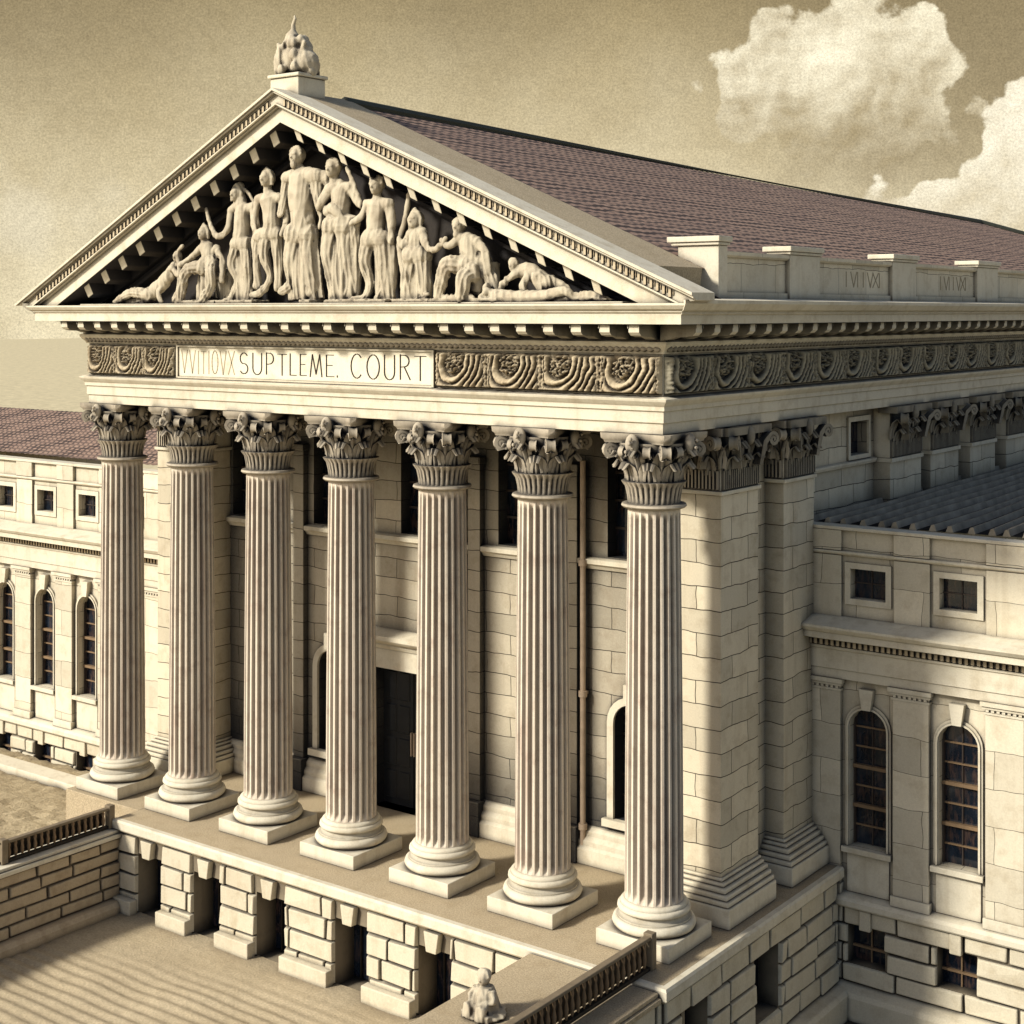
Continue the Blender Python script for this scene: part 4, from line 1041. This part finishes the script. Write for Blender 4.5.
for i in range(nu+1):
    x = -46+(25.7)*i/nu; row = []
    for j in range(nv+1):
        t = j/nv; y = 5.1+7.5*t; z = 9.35+1.0*t
        z += .05*(1-((t*7.5/.42) % 1))+.035*abs(sin(pi*x/.36))
        row.append(bm.verts.new((x, y, z)))
    V.append(row)
for i in range(nu):
    for j in range(nv): bm.faces.new([V[i][j], V[i+1][j], V[i+1][j+1], V[i][j+1]])
obj('roof', bm, 'tile', lw)
bm = BM(); quad(bm, (-46, 12.6, 10.35), (-20.3, 12.6, 10.35), (-20.3, 20, 9.3), (-46, 20, 9.3)); obj('roof', bm, 'tile', lw)

# ================================================================== forecourt walls, railings
def flank_wall_front(label, x0, x1, y0, y1, ztop, zb, vis, mat, topmat, name='retaining_wall', loc=None):
    root = thing(name, label, 'wall', ((x0+x1)/2, y1, zb))
    bm = BM(); box(bm, x0+.1, x1-.1, y0, y1, zb-.3, ztop-.2); obj('core', bm, 'joint', root)
    bm = BM()
    rustic(bm, Fr('R', x1-.1), y0, y1, zb+.35, ztop-.22, 5, [], .08, 1.0, 1.9, .022, 21, .02)
    rustic(bm, Fr('F', y0+.02), x0+.1, x1-.1, zb+.35, ztop-.22, 5, [], .08, .6, 1.2, .022, 22, .02)
    rustic(bm, Fr('L', x0+.1), y0, y1, zb+.35, ztop-.22, 5, [], .08, 1.0, 1.9, .022, 23, .02)
    obj('masonry', bm, mat, root, bevel=.03)
    bm = BM(); run(bm, Fr('R', x1-.1), [(-.02, zb-.3), (.4, zb-.3), (.4, zb+.22), (.3, zb+.34), (-.02, zb+.36)], y0, y1); obj('footing', bm, mat, root, bevel=.02)
    bm = BM(); box(bm, x0-.02, x1+.08, y0-.1, y1, ztop-.22, ztop-.1); box(bm, x0+.05, x1-.0, y0-.05, y1, ztop-.1, ztop); obj('coping', bm, topmat, root, bevel=.02)
    return root
flank_wall_front('brown blockwork retaining wall beside the striped forecourt, left of the columns', -17.8, -17.05, -14.5, -2.02, -.28, GZ, 1, 'rustic_wall', 'stone')
flank_wall_front('broad sandy topped wall running forward from the right corner of the terrace', -2.1, TX1, -12.5, -2.2, -.08, GR+.6, 1, 'rustic', 'floor', 'cheek_wall')
def railing(label, x, y0, y1, zb, h, n):
    r = thing('railing', label, 'railing', (x, y1, zb))
    bm = BM(); box(bm, x-.09, x+.09, y0, y1, zb+h-.08, zb+h); obj('top_rail', bm, 'rail_top', r, bevel=.02)
    bm = BM(); box(bm, x-.07, x+.07, y0, y1, zb+.005, zb+.09); obj('bottom_rail', bm, 'iron', r, bevel=.01)
    for y in (y0, y1-.16):
        bm = BM(); box(bm, x-.12, x+.12, y, y+.2, zb+.004, zb+h+.06); obj('post', bm, 'rail_top', r, bevel=.02)
    me = None
    for k in range(n):
        y = y0+.3+(y1-y0-.6)*k/(n-1)
        if me is None:
            bm = BM(); lathe(bm, (0, 0, 0), [(.02, 0), (.04, .06), (.055, h*.3), (.03, h*.5), (.045, h*.62), (.02, h-.16)], 8)
            o = obj('baluster', bm, 'muntin', r, True, 60); me = o.data
        else:
            o = bpy.data.objects.new('baluster', me); COL.objects.link(o); o.parent = r
        o.location = Vector((x, y, zb+.09))-Vector(r.location)
    bm = BM(); box(bm, x-.1, x-.085, y0+.2, y1-.2, zb+.1, zb+h-.09); obj('backing_sheet', bm, 'iron', r)
railing('dark railing on the brown retaining wall at the left of the forecourt', -17.4, -5.9, -2.1, -.28, .62, 16)
railing('dark railing on the sandy cheek wall below the rightmost column', .75, -11.5, -1.35, -.004, .78, 44)

# ================================================================== ground
bm = BM()
def zg(x, y):
    s = .5+.5*math.tanh((-4.3-y+.6*sin(x*.5)+max(0, (x+12)*.12))*1.2)
    w = sin(2*pi*(y/.40+.35*sin(x*.12)+.25*mn.noise(Vector((x*.25, y*.25, 0)))))
    return GZ+.022*s*w+.05*mn.noise(Vector((x*.7, y*.7, 4)))
nx, ny = 110, 520; x0, x1, y0, y1 = -17.1, -2.0, -24, -1.9; V = []
for i in range(nx+1):
    V.append([bm.verts.new((x0+(x1-x0)*i/nx, y0+(y1-y0)*j/ny, zg(x0+(x1-x0)*i/nx, y0+(y1-y0)*j/ny))) for j in range(ny+1)])
for i in range(nx):
    for j in range(ny): bm.faces.new([V[i][j], V[i+1][j], V[i+1][j+1], V[i][j+1]])
tag(obj('forecourt_paving', bm, 'paving', smooth=True), kind='structure')
bm = BM(); S = 900
quad(bm, (-S, -S, -4.3), (S, -S, -4.3), (S, S, -4.3), (-S, S, -4.3)); tag(obj('ground', bm, 'plain'), kind='structure')
bm = BM(); quad(bm, (TX1, -40, GR), (60, -40, GR), (60, 7.2, GR), (TX1, 7.2, GR)); tag(obj('yard', bm, 'court'), kind='structure')
bm = BM(); quad(bm, (-60, -45, GZ-.15), (TX1, -45, GZ-.15), (TX1, -10, GZ-.15), (-60, -10, GZ-.15)); tag(obj('forecourt', bm, 'paving'), kind='structure')
bm = BM(); nx, ny = 140, 70; V = []
for i in range(nx+1):
    V.append([bm.verts.new((-48+30.5*i/nx, -16+20.3*j/ny, -1.95+.10*mn.noise(Vector(((-48+29.5*i/nx)*2, (-16+20.3*j/ny)*2, 0)))+.06*random.random())) for j in range(ny+1)])
for i in range(nx):
    for j in range(ny): bm.faces.new([V[i][j], V[i+1][j], V[i+1][j+1], V[i][j+1]])
tag(obj('gravel', bm, 'gravel', smooth=False), 'raised bed of coarse brown gravel in front of the left wing', 'gravel', kind='stuff')
bm = BM(); box(bm, -48, -20.9, 2.5, 3.3, -2.2, -1.68); tag(obj('kerb', bm, 'stone', bevel=.03), kind='structure')

# ================================================================== statues
def head(bm, c, r, kind):
    x, y, z = c
    ellipsoid(bm, (x, y, z), r*.80, r*.95, r*1.12, 14, 10)
    ellipsoid(bm, (x, y-r*.25, z-r*.55), r*.52, r*.62, r*.55, 10, 7)              # jaw
    tube(bm, [(x, y-r*.80, z+r*.22), (x, y-r*1.08, z-r*.18), (x, y-r*.9, z-r*.28)], [r*.08, r*.16, r*.12], 6)   # nose
    tube(bm, [(x-r*.45, y-r*.74, z+r*.26), (x, y-r*.92, z+r*.28), (x+r*.45, y-r*.74, z+r*.26)], r*.12, 6)        # brow
    tube(bm, [(x-r*.22, y-r*.82, z-r*.52), (x+r*.22, y-r*.82, z-r*.52)], r*.1, 6)                                 # mouth
    for s in (-1, 1): ellipsoid(bm, (x+s*r*.8, y, z), r*.12, r*.2, r*.26, 6, 5)
    tube(bm, [(x, y+.02, z-r*.7), (x, y+.04, z-r*1.7)], [r*.5, r*.62], 10)
    if kind in ('hair', 'beard', 'hat'):
        ellipsoid(bm, (x, y+r*.22, z+r*.28), r*.95, r*.95, r*.98, 12, 8)
        for k in range(9):
            a = pi*k/8; ellipsoid(bm, (x+r*.85*cos(a), y-r*.1, z+r*.3+r*.85*sin(a)), r*.26, r*.3, r*.26, 6, 5)
    if kind == 'beard':
        ellipsoid(bm, (x, y-r*.55, z-r*.95), r*.45, r*.4, r*.6, 8, 6)
    if kind == 'hat':
        tube(bm, [(x-r*1.1, y, z+r*1.05), (x-r*.6, y-.02, z+r*.75), (x+r*.6, y-.02, z+r*.75), (x+r*1.0, y, z+r*1.0)], [r*.15, r*.4, r*.4, r*.12], 8)
    if kind == 'hood':
        tube(bm, [(x-r*.8, y+r*.1, z-r*.9), (x-r*.95, y, z+r*.1), (x-r*.5, y, z+r*.95), (x, y, z+r*1.35), (x+r*.5, y, z+r*.95), (x+r*.95, y, z+r*.1), (x+r*.85, y+r*.1, z-r*.9)], r*.28, 8)
        ellipsoid(bm, (x, y+r*.35, z+r*.2), r*.95, r*.9, r*1.1, 12, 8)
def subdiv(pts, rad, k=4):
    """catmull-rom resample so that limbs bend softly"""
    P = [Vector(p) for p in pts]; n = len(P); op = []; orr = []
    for i in range(n-1):
        p0, p1, p2, p3 = P[max(i-1, 0)], P[i], P[i+1], P[min(i+2, n-1)]
        for s in range(k):
            t = s/k
            op.append(.5*((2*p1)+(p2-p0)*t+(2*p0-5*p1+4*p2-p3)*t*t+(3*p1-p0-3*p2+p3)*t**3)); orr.append(rad[i]+(rad[i+1]-rad[i])*t)
    op.append(P[-1]); orr.append(rad[-1]); return op, orr
def carve(name, bm, base, voxel=.035, label=None, cat='statue', mat='statue', group=None):
    me = bpy.data.meshes.new(name); bm.to_mesh(me); bm.free()
    o = bpy.data.objects.new(name, me); COL.objects.link(o)
    r = o.modifiers.new('r', 'REMESH'); r.mode = 'VOXEL'; r.voxel_size = voxel
    s = o.modifiers.new('s', 'SMOOTH'); s.iterations = 1; s.factor = .25
    dg = bpy.context.evaluated_depsgraph_get(); dg.update()
    me2 = bpy.data.meshes.new_from_object(o.evaluated_get(dg)); o.modifiers.clear(); o.data = me2; bpy.data.meshes.remove(me)
    # shallow cloth folds cut along the surface
    vs = me2.vertices
    nn = [v.normal.copy() for v in vs]; htop = max(v.co.z for v in vs)
    for v, n_ in zip(vs, nn):
        p = v.co
        q = Vector((p.x*6.5+.9*sin(p.z*1.3), p.y*6.5, p.z*1.1+p.x*1.5))
        rd = 1-abs(mn.noise(q))*2.6; low = 1.0 if p.z < .58*htop else .45
        f = (rd-.45)*.028*low+mn.noise(p*5)*.014
        v.co = p+n_*f
    me2.materials.clear(); me2.materials.append(M[mat])
    me2.polygons.foreach_set('use_smooth', [True]*len(me2.polygons))
    me2.name = name; o.location = base
    tag(o, label, cat, group)
    return o
SLAB = {
 'recl_left': ('reclining_statue', 'reclining stone figure with arms lifted, leftmost in the pediment corner'),
 'seated_left': ('seated_statue', 'hooded robed stone figure seated with knees forward, left part of the pediment'),
 'raised_arm': ('standing_statue', 'standing robed stone figure raising one hand toward the left slope of the pediment'),
 'bare_torso': ('standing_statue', 'bare chested stone figure in a short skirt, just left of the tallest pediment figure'),
 'tall_central': ('standing_statue', 'tallest bearded stone figure in a long robe, under the pediment peak'),
 'cloaked': ('standing_statue', 'cloaked stone figure with one arm lifted to its head, right of the tallest pediment figure'),
 'youth': ('standing_statue', 'slim stone figure in a flat hat, between the cloaked figure and the staff bearer'),
 'woman_staff': ('standing_statue', 'hooded stone figure beside a tall staff holding its hands out to the seated figure'),
 'seated_right': ('seated_statue', 'bearded stone figure seated in heavy drapery, right part of the pediment'),
 'crouched': ('crouching_statue', 'crouching stone figure bent over on hands and knees near the right end of the pediment'),
 'recl_right': ('reclining_statue', 'flat lying stone figure stretching its legs into the right corner of the pediment')}
ROBES = {'tall_central': (.15, 2.0, .5, .1), 'cloaked': (.2, 1.9, .42, .1), 'woman_staff': (.05, 1.25, .34, .0), 'raised_arm': (.22, 1.7, .3, .0), 'seated_left': (.1, .95, .42, .1), 'youth': (.1, 1.6, .25, .1)}
for k, (fx, h, T) in FIGS.items():
    bm = BM(); head(bm, (h[0], h[1], h[2]), h[3]*(1.0 if h[3] > .18 else .95), h[4])
    zmin = .04
    for i, t in enumerate(T):
        pts, rad = subdiv([p[:3] for p in t], [p[3] for p in t])
        pts = [Vector((p.x, p.y, max(p.z, zmin+.3*r))) for p, r in zip(pts, rad)]
        big = max(rad) > .19; rad = [r*(.84 if big else .95) for r in rad]
        tube(bm, pts, rad, 42 if big else 12, 9 if big and i else 0, .11, i*1.3, .8)
        for q in (0, -1): ellipsoid(bm, pts[q], rad[q]*.93, rad[q]*.78, rad[q]*.8, 12, 8)
    body = [Vector(p[:3]) for p in T[0]]
    for t in T[1:]:                                   # shoulders and hips join the torso
        s = Vector(t[0][:3]); q = min(body, key=lambda b: (b-s).length); d = (q-s).length
        if .05 < d < .95:
            rr0 = max(t[0][3]*.95, .12); mid = s.lerp(q, .5)+Vector((0, 0, .02))
            P_, R_ = subdiv([s, mid, q], [rr0, rr0*1.1, max(rr0, .2)]); tube(bm, P_, R_, 14, squash=.9)
            ellipsoid(bm, s, rr0*1.08, rr0*.95, rr0*1.05, 12, 8)
    if k in ROBES:
        hx, hz, wd, dx = ROBES[k]
        pts, rad = subdiv([(hx, .06, hz), (hx+dx*.4, .04, hz*.6), (hx+dx, .04, .1)], [wd*.8, wd, wd*1.12])
        tube(bm, pts, rad, 60, 10, .17, 1.0, .5)
    if k in ('seated_left',): box(bm, .0, .95, .0, .42, -.0, .8)
    if k in ('seated_right',): box(bm, .05, .95, .05, .42, -.0, 1.0)
    xs = [p[0] for t in T for p in t]
    if 'recl' not in k and k != 'crouched': box(bm, min(p[0] for t in T for p in t if p[2] < .3)-.18, max(p[0] for t in T for p in t if p[2] < .3)+.2, -.38, .3, -.0, .09)
    nm, lb = SLAB[k]
    carve(nm, bm, (fx, -1.22, 15.17), .022, lb)

# finial on the peak
fin = thing('roof_finial', 'weathered carved foliage finial on a square pedestal at the pediment peak', 'finial', (-10.75, -.9, 20.9))
bm = BM(); box(bm, -11.38, -10.3, -1.5, -.45, 20.55, 21.33); box(bm, -11.44, -10.24, -1.56, -.39, 21.33, 21.43)
obj('pedestal', bm, 'stone', fin, bevel=.03)
bm = BM(); c = Vector((0, 0, 0)); rr = random.Random(5)
ellipsoid(bm, (0, 0, .45), .5, .4, .5, 14, 10); ellipsoid(bm, (.38, 0, .35), .42, .38, .4, 12, 8); ellipsoid(bm, (-.12, 0, .85), .27, .24, .5, 12, 8)
for k in range(16):
    a = rr.uniform(0, 2*pi); o_ = Vector((cos(a), sin(a)*.8, 0)); hh = rr.uniform(.5, 1.1)
    p = [o_*.3, o_*.52+Vector((0, 0, hh*.4)), o_*.45+Vector((0, 0, hh*.75)), o_*(.3+rr.uniform(-.1, .3))+Vector((0, 0, hh))]
    pts, rad = subdiv(p, [.12, .13, .1, .05]); tube(bm, pts, rad, 8)
for k in range(34):
    a = rr.uniform(0, 2*pi); zz = rr.uniform(.1, 1.05); q = .58*(1.15-zz)**.5; ellipsoid(bm, (.06+q*cos(a), .8*q*sin(a), zz), .13, .13, .17, 8, 6)
tube(bm, [(-.08, 0, 1.1), (-.1, 0, 1.45), (.0, 0, 1.62), (-.05, 0, 1.72)], [.1, .06, .05, .02], 8)
o = carve('foliage', bm, (-10.95, -.95, 21.4), .032, mat='statue'); 
for key in ('label', 'category'):
    if key in o: del o[key]
o.parent = fin; o.location = Vector((-10.95, -.95, 21.4))-Vector(fin.location)

# small figure at the front of the sandy wall
gs = BM()
ellipsoid(gs, (0, 0, .08), .62, .5, .14, 16, 8); box(gs, -.42, .42, -.42, .4, -.02, .2)
tube(gs, [(0, 0, .05), (0, 0, .3), (.02, 0, .6), (.02, 0, .8)], [.42, .38, .3, .2], 24, 8, .08)
tube(gs, [(-.2, -.05, .72), (-.32, -.12, .5), (-.16, -.3, .42)], [.12, .1, .08], 10)
tube(gs, [(.24, -.05, .72), (.36, -.1, .48), (.16, -.3, .4)], [.12, .1, .08], 10)
tube(gs, [(-.1, -.1, .35), (-.2, -.4, .35), (-.2, -.45, .05)], [.18, .15, .13], 10)
tube(gs, [(.14, -.1, .35), (.2, -.4, .35), (.2, -.45, .05)], [.18, .15, .13], 10)
head(gs, (.02, -.03, 1.02), .19, 'hair')
carve('garden_statue', gs, (-1.0, -5.3, -.09), .03, 'small worn stone seated figure on the sandy wall in front of the terrace', 'statue', 'statue').scale = (.85, .85, .8)

# ================================================================== light, sky, camera
SAZ, SEL = radians(27.5), radians(33)
tosun = Vector((-sin(SAZ)*cos(SEL), -cos(SAZ)*cos(SEL), sin(SEL)))
ld = bpy.data.lights.new('sun', 'SUN'); ld.energy = 5.0; ld.angle = radians(7); ld.color = (1.0, .95, .83)
lo = bpy.data.objects.new('sun', ld); COL.objects.link(lo); lo.rotation_euler = (-tosun).to_track_quat('-Z', 'Y').to_euler()
lo.location = (-30, -60, 40)
W = bpy.data.worlds.new('World'); scene.world = W; W.use_nodes = True
nt = W.node_tree; nt.nodes.clear(); g = G(nt)
out = nt.nodes.new('ShaderNodeOutputWorld')
sky = nt.nodes.new('ShaderNodeTexSky'); sky.sky_type = 'NISHITA'; sky.sun_disc = False
sky.sun_elevation = SEL; sky.sun_rotation = radians(180+27.5); sky.dust_density = 2.0
bg1 = nt.nodes.new('ShaderNodeBackground'); bg1.inputs[1].default_value = .105; nt.links.new(sky.outputs[0], bg1.inputs[0])
tc = nt.nodes.new('ShaderNodeTexCoord'); D = tc.outputs['Generated']
sx, sy, sz = g.sep(D)[0], g.sep(D)[1], g.sep(D)[2]
az = g.math('ARCTAN2', sx, sy); el = g.math('ARCSINE', sz)      # azimuth from +Y towards +X, in radians
FPX = 1513.967; HOR = 312.0; TH = radians(36.688)
def dirpx(px, py):                                              # where a cloud stands in the sky
    a = atan2(px-512, FPX)-TH; e = math.atan((HOR-py)/sqrt(FPX**2+(px-512)**2)); return a, e
wn = g.noise(g.comb(g.math('MULTIPLY', az, 9), g.math('MULTIPLY', el, 11)), 1.0, 3, .5)
def puff(px, py, rx, ry):
    a, e = dirpx(px, py)
    u = g.math('DIVIDE', g.math('SUBTRACT', az, a), rx/FPX); v = g.math('DIVIDE', g.math('SUBTRACT', el, e), ry/FPX)
    return g.math('SQRT', g.math('ADD', g.math('MULTIPLY', u, u), g.math('MULTIPLY', v, v)))
vec = g.comb(az, el, .3)
n1 = g.noise(vec, 17, 8, .56, .15); n1b = g.noise(vec, 60, 5, .6)
vor = nt.nodes.new('ShaderNodeTexVoronoi'); vor.feature = 'SMOOTH_F1'; vor.inputs['Scale'].default_value = 42; vor.inputs['Smoothness'].default_value = .3
wv = g.vm('ADD', vec, g.vm('SCALE', nt.nodes.new('ShaderNodeVectorMath').outputs[0], (0, 0, 0)).outputs[0]) if False else None
nt.links.new(vec, vor.inputs['Vector'])
bil = g.math('SUBTRACT', .5, g.math('MULTIPLY', vor.outputs['Distance'], 1.1))
def cloud(puffs, soft=.16):
    d = None
    for p in puffs:
        q = puff(*p); d = q if d is None else g.math('SMOOTH_MIN', d, q, .25)
    e = g.math('SUBTRACT', 1.0, d)
    e = g.math('ADD', e, g.math('MULTIPLY', g.math('SUBTRACT', n1, .5), 1.5))
    e = g.math('ADD', e, g.math('MULTIPLY', bil, .5))
    e = g.math('ADD', e, g.math('MULTIPLY', g.math('SUBTRACT', n1b, .5), .35))
    return e
c1 = cloud([(770, 95, 70, 58), (840, 60, 95, 62), (905, 60, 60, 55), (850, 120, 110, 50)])
c2 = cloud([(1000, 215, 75, 55), (930, 208, 75, 32), (1050, 165, 62, 74), (1030, 96, 20, 14)])
c3 = cloud([(1028, 92, 20, 13)])
c4 = cloud([(30, 225, 120, 60)])
c5 = cloud([(880, 150, 150, 70)])
base = g.mapr(el, dirpx(512, 330)[1], dirpx(512, -10)[1])
skyc = g.mix(base, (1.08, .95, .65), (.44, .35, .19))
skyc = g.mix(g.mapr(g.noise(vec, 7, 5), .38, .68, 0, .45), skyc, (.50, .385, .19))
skyc = g.mix(g.mapr(g.noise(vec, 38, 5, .7), .42, .75, 0, .22), skyc, (.30, .22, .10))
vg = g.math('ADD', g.math('POWER', g.math('DIVIDE', g.math('ADD', g.math('ADD', az, TH), .06), .36), 2.0), g.math('POWER', g.math('DIVIDE', g.math('MAXIMUM', el, 0.0), .20), 2.0))
vg = g.math('ADD', vg, g.math('MULTIPLY', g.math('SUBTRACT', g.noise(vec, 9, 4), .5), 1.3))
skyc = g.mix(g.mapr(vg, .25, 1.9, 0, .68, True), skyc, (.26, .20, .11))
eps = .0045
n2a = g.noise(g.comb(az, el, .3), 20, 6, .5, .1); n2b = g.noise(g.comb(g.math('SUBTRACT', az, eps), g.math('ADD', el, eps), .3), 20, 6, .5, .1)
relf = g.mapr(g.math('SUBTRACT', n2a, n2b), -.12, .12, 0, 1)
v2 = nt.nodes.new('ShaderNodeTexVoronoi'); v2.feature = 'SMOOTH_F1'; v2.inputs['Scale'].default_value = 26; v2.inputs['Smoothness'].default_value = .6
nt.links.new(g.comb(g.math('ADD', az, g.math('MULTIPLY', n1, .03)), g.math('ADD', el, g.math('MULTIPLY', n2a, .03)), .7), v2.inputs['Vector'])
puffy = g.mapr(v2.outputs['Distance'], .05, .65, 1, 0)
skyc = g.mix(g.mapr(c5, .0, .9, 0, .5, True), skyc, (.36, .285, .165))
skyc = g.mix(g.mapr(c4, .0, 1.0, 0, .65, True), skyc, (.86, .77, .56))
def lay(skyc, c, px, py, h, hi, lo, fade):
    t = g.mapr(g.math('ADD', g.math('SUBTRACT', el, dirpx(px, py)[1]), g.math('MULTIPLY', g.math('SUBTRACT', n1b, .5), .04)), -h/FPX, h/FPX, 0, 1, True)
    s = g.math('ADD', g.math('MULTIPLY', relf, .5), g.math('ADD', g.math('MULTIPLY', t, .45), g.math('MULTIPLY', puffy, .25)))
    col = g.mix(g.mapr(s, .25, .95, 0, 1), lo, hi)
    m = g.mapr(c, .02, .13, 0, 1, True)
    if fade: m = g.math('MULTIPLY', m, g.mapr(t, .0, .6, .15, 1))
    return g.mix(m, skyc, col)
skyc = lay(skyc, c1, 850, 105, 80, (1.1, 1.0, .74), (.44, .345, .19), True)
skyc = lay(skyc, c2, 980, 190, 70, (1.15, 1.06, .83), (.74, .63, .42), False)
#skyc = lay(skyc, c3, 1022, 100, 40, (.85, .75, .53), (.52, .43, .27), False)
grain = g.mapr(g.noise(vec, 700, 2, .9), .35, .65, .80, 1.16)
grain2 = g.mapr(g.noise(vec, 170, 3, .8), .35, .65, .93, 1.06)
skyc = g.vm('SCALE', skyc, (0, 0, 0)); skyc.inputs['Scale'].default_value = 1.0; nt.links.new(g.math('MULTIPLY', grain, grain2), skyc.inputs['Scale']); skyc = skyc.outputs[0]
bg2 = nt.nodes.new('ShaderNodeBackground'); nt.links.new(skyc, bg2.inputs[0]); bg2.inputs[1].default_value = 1.0
mx = nt.nodes.new('ShaderNodeMixShader')
daz = g.math('ABSOLUTE', g.math('ADD', az, TH))                 # golden haze stands over the far side of the building only
nt.links.new(g.math('MULTIPLY', g.mapr(el, radians(15), radians(30), 1, 0, True), g.mapr(daz, radians(40), radians(95), 1, 0, True)), mx.inputs[0])
nt.links.new(bg1.outputs[0], mx.inputs[1]); nt.links.new(bg2.outputs[0], mx.inputs[2])
nt.links.new(mx.outputs[0], out.inputs[0])

cd = bpy.data.cameras.new('camera'); cam = bpy.data.objects.new('camera', cd); COL.objects.link(cam)
cam.location = (18.80, -30.886, 14.933); cam.rotation_euler = (pi/2, 0, TH)
cd.sensor_width = 36; cd.lens = 36*FPX/1024; cd.shift_y = -(512-HOR)/1024; cd.clip_end = 3000
scene.camera = cam
scene.view_settings.view_transform = 'Standard'; scene.view_settings.look = 'None'; scene.view_settings.exposure = 0
scene.render.engine = 'CYCLES'
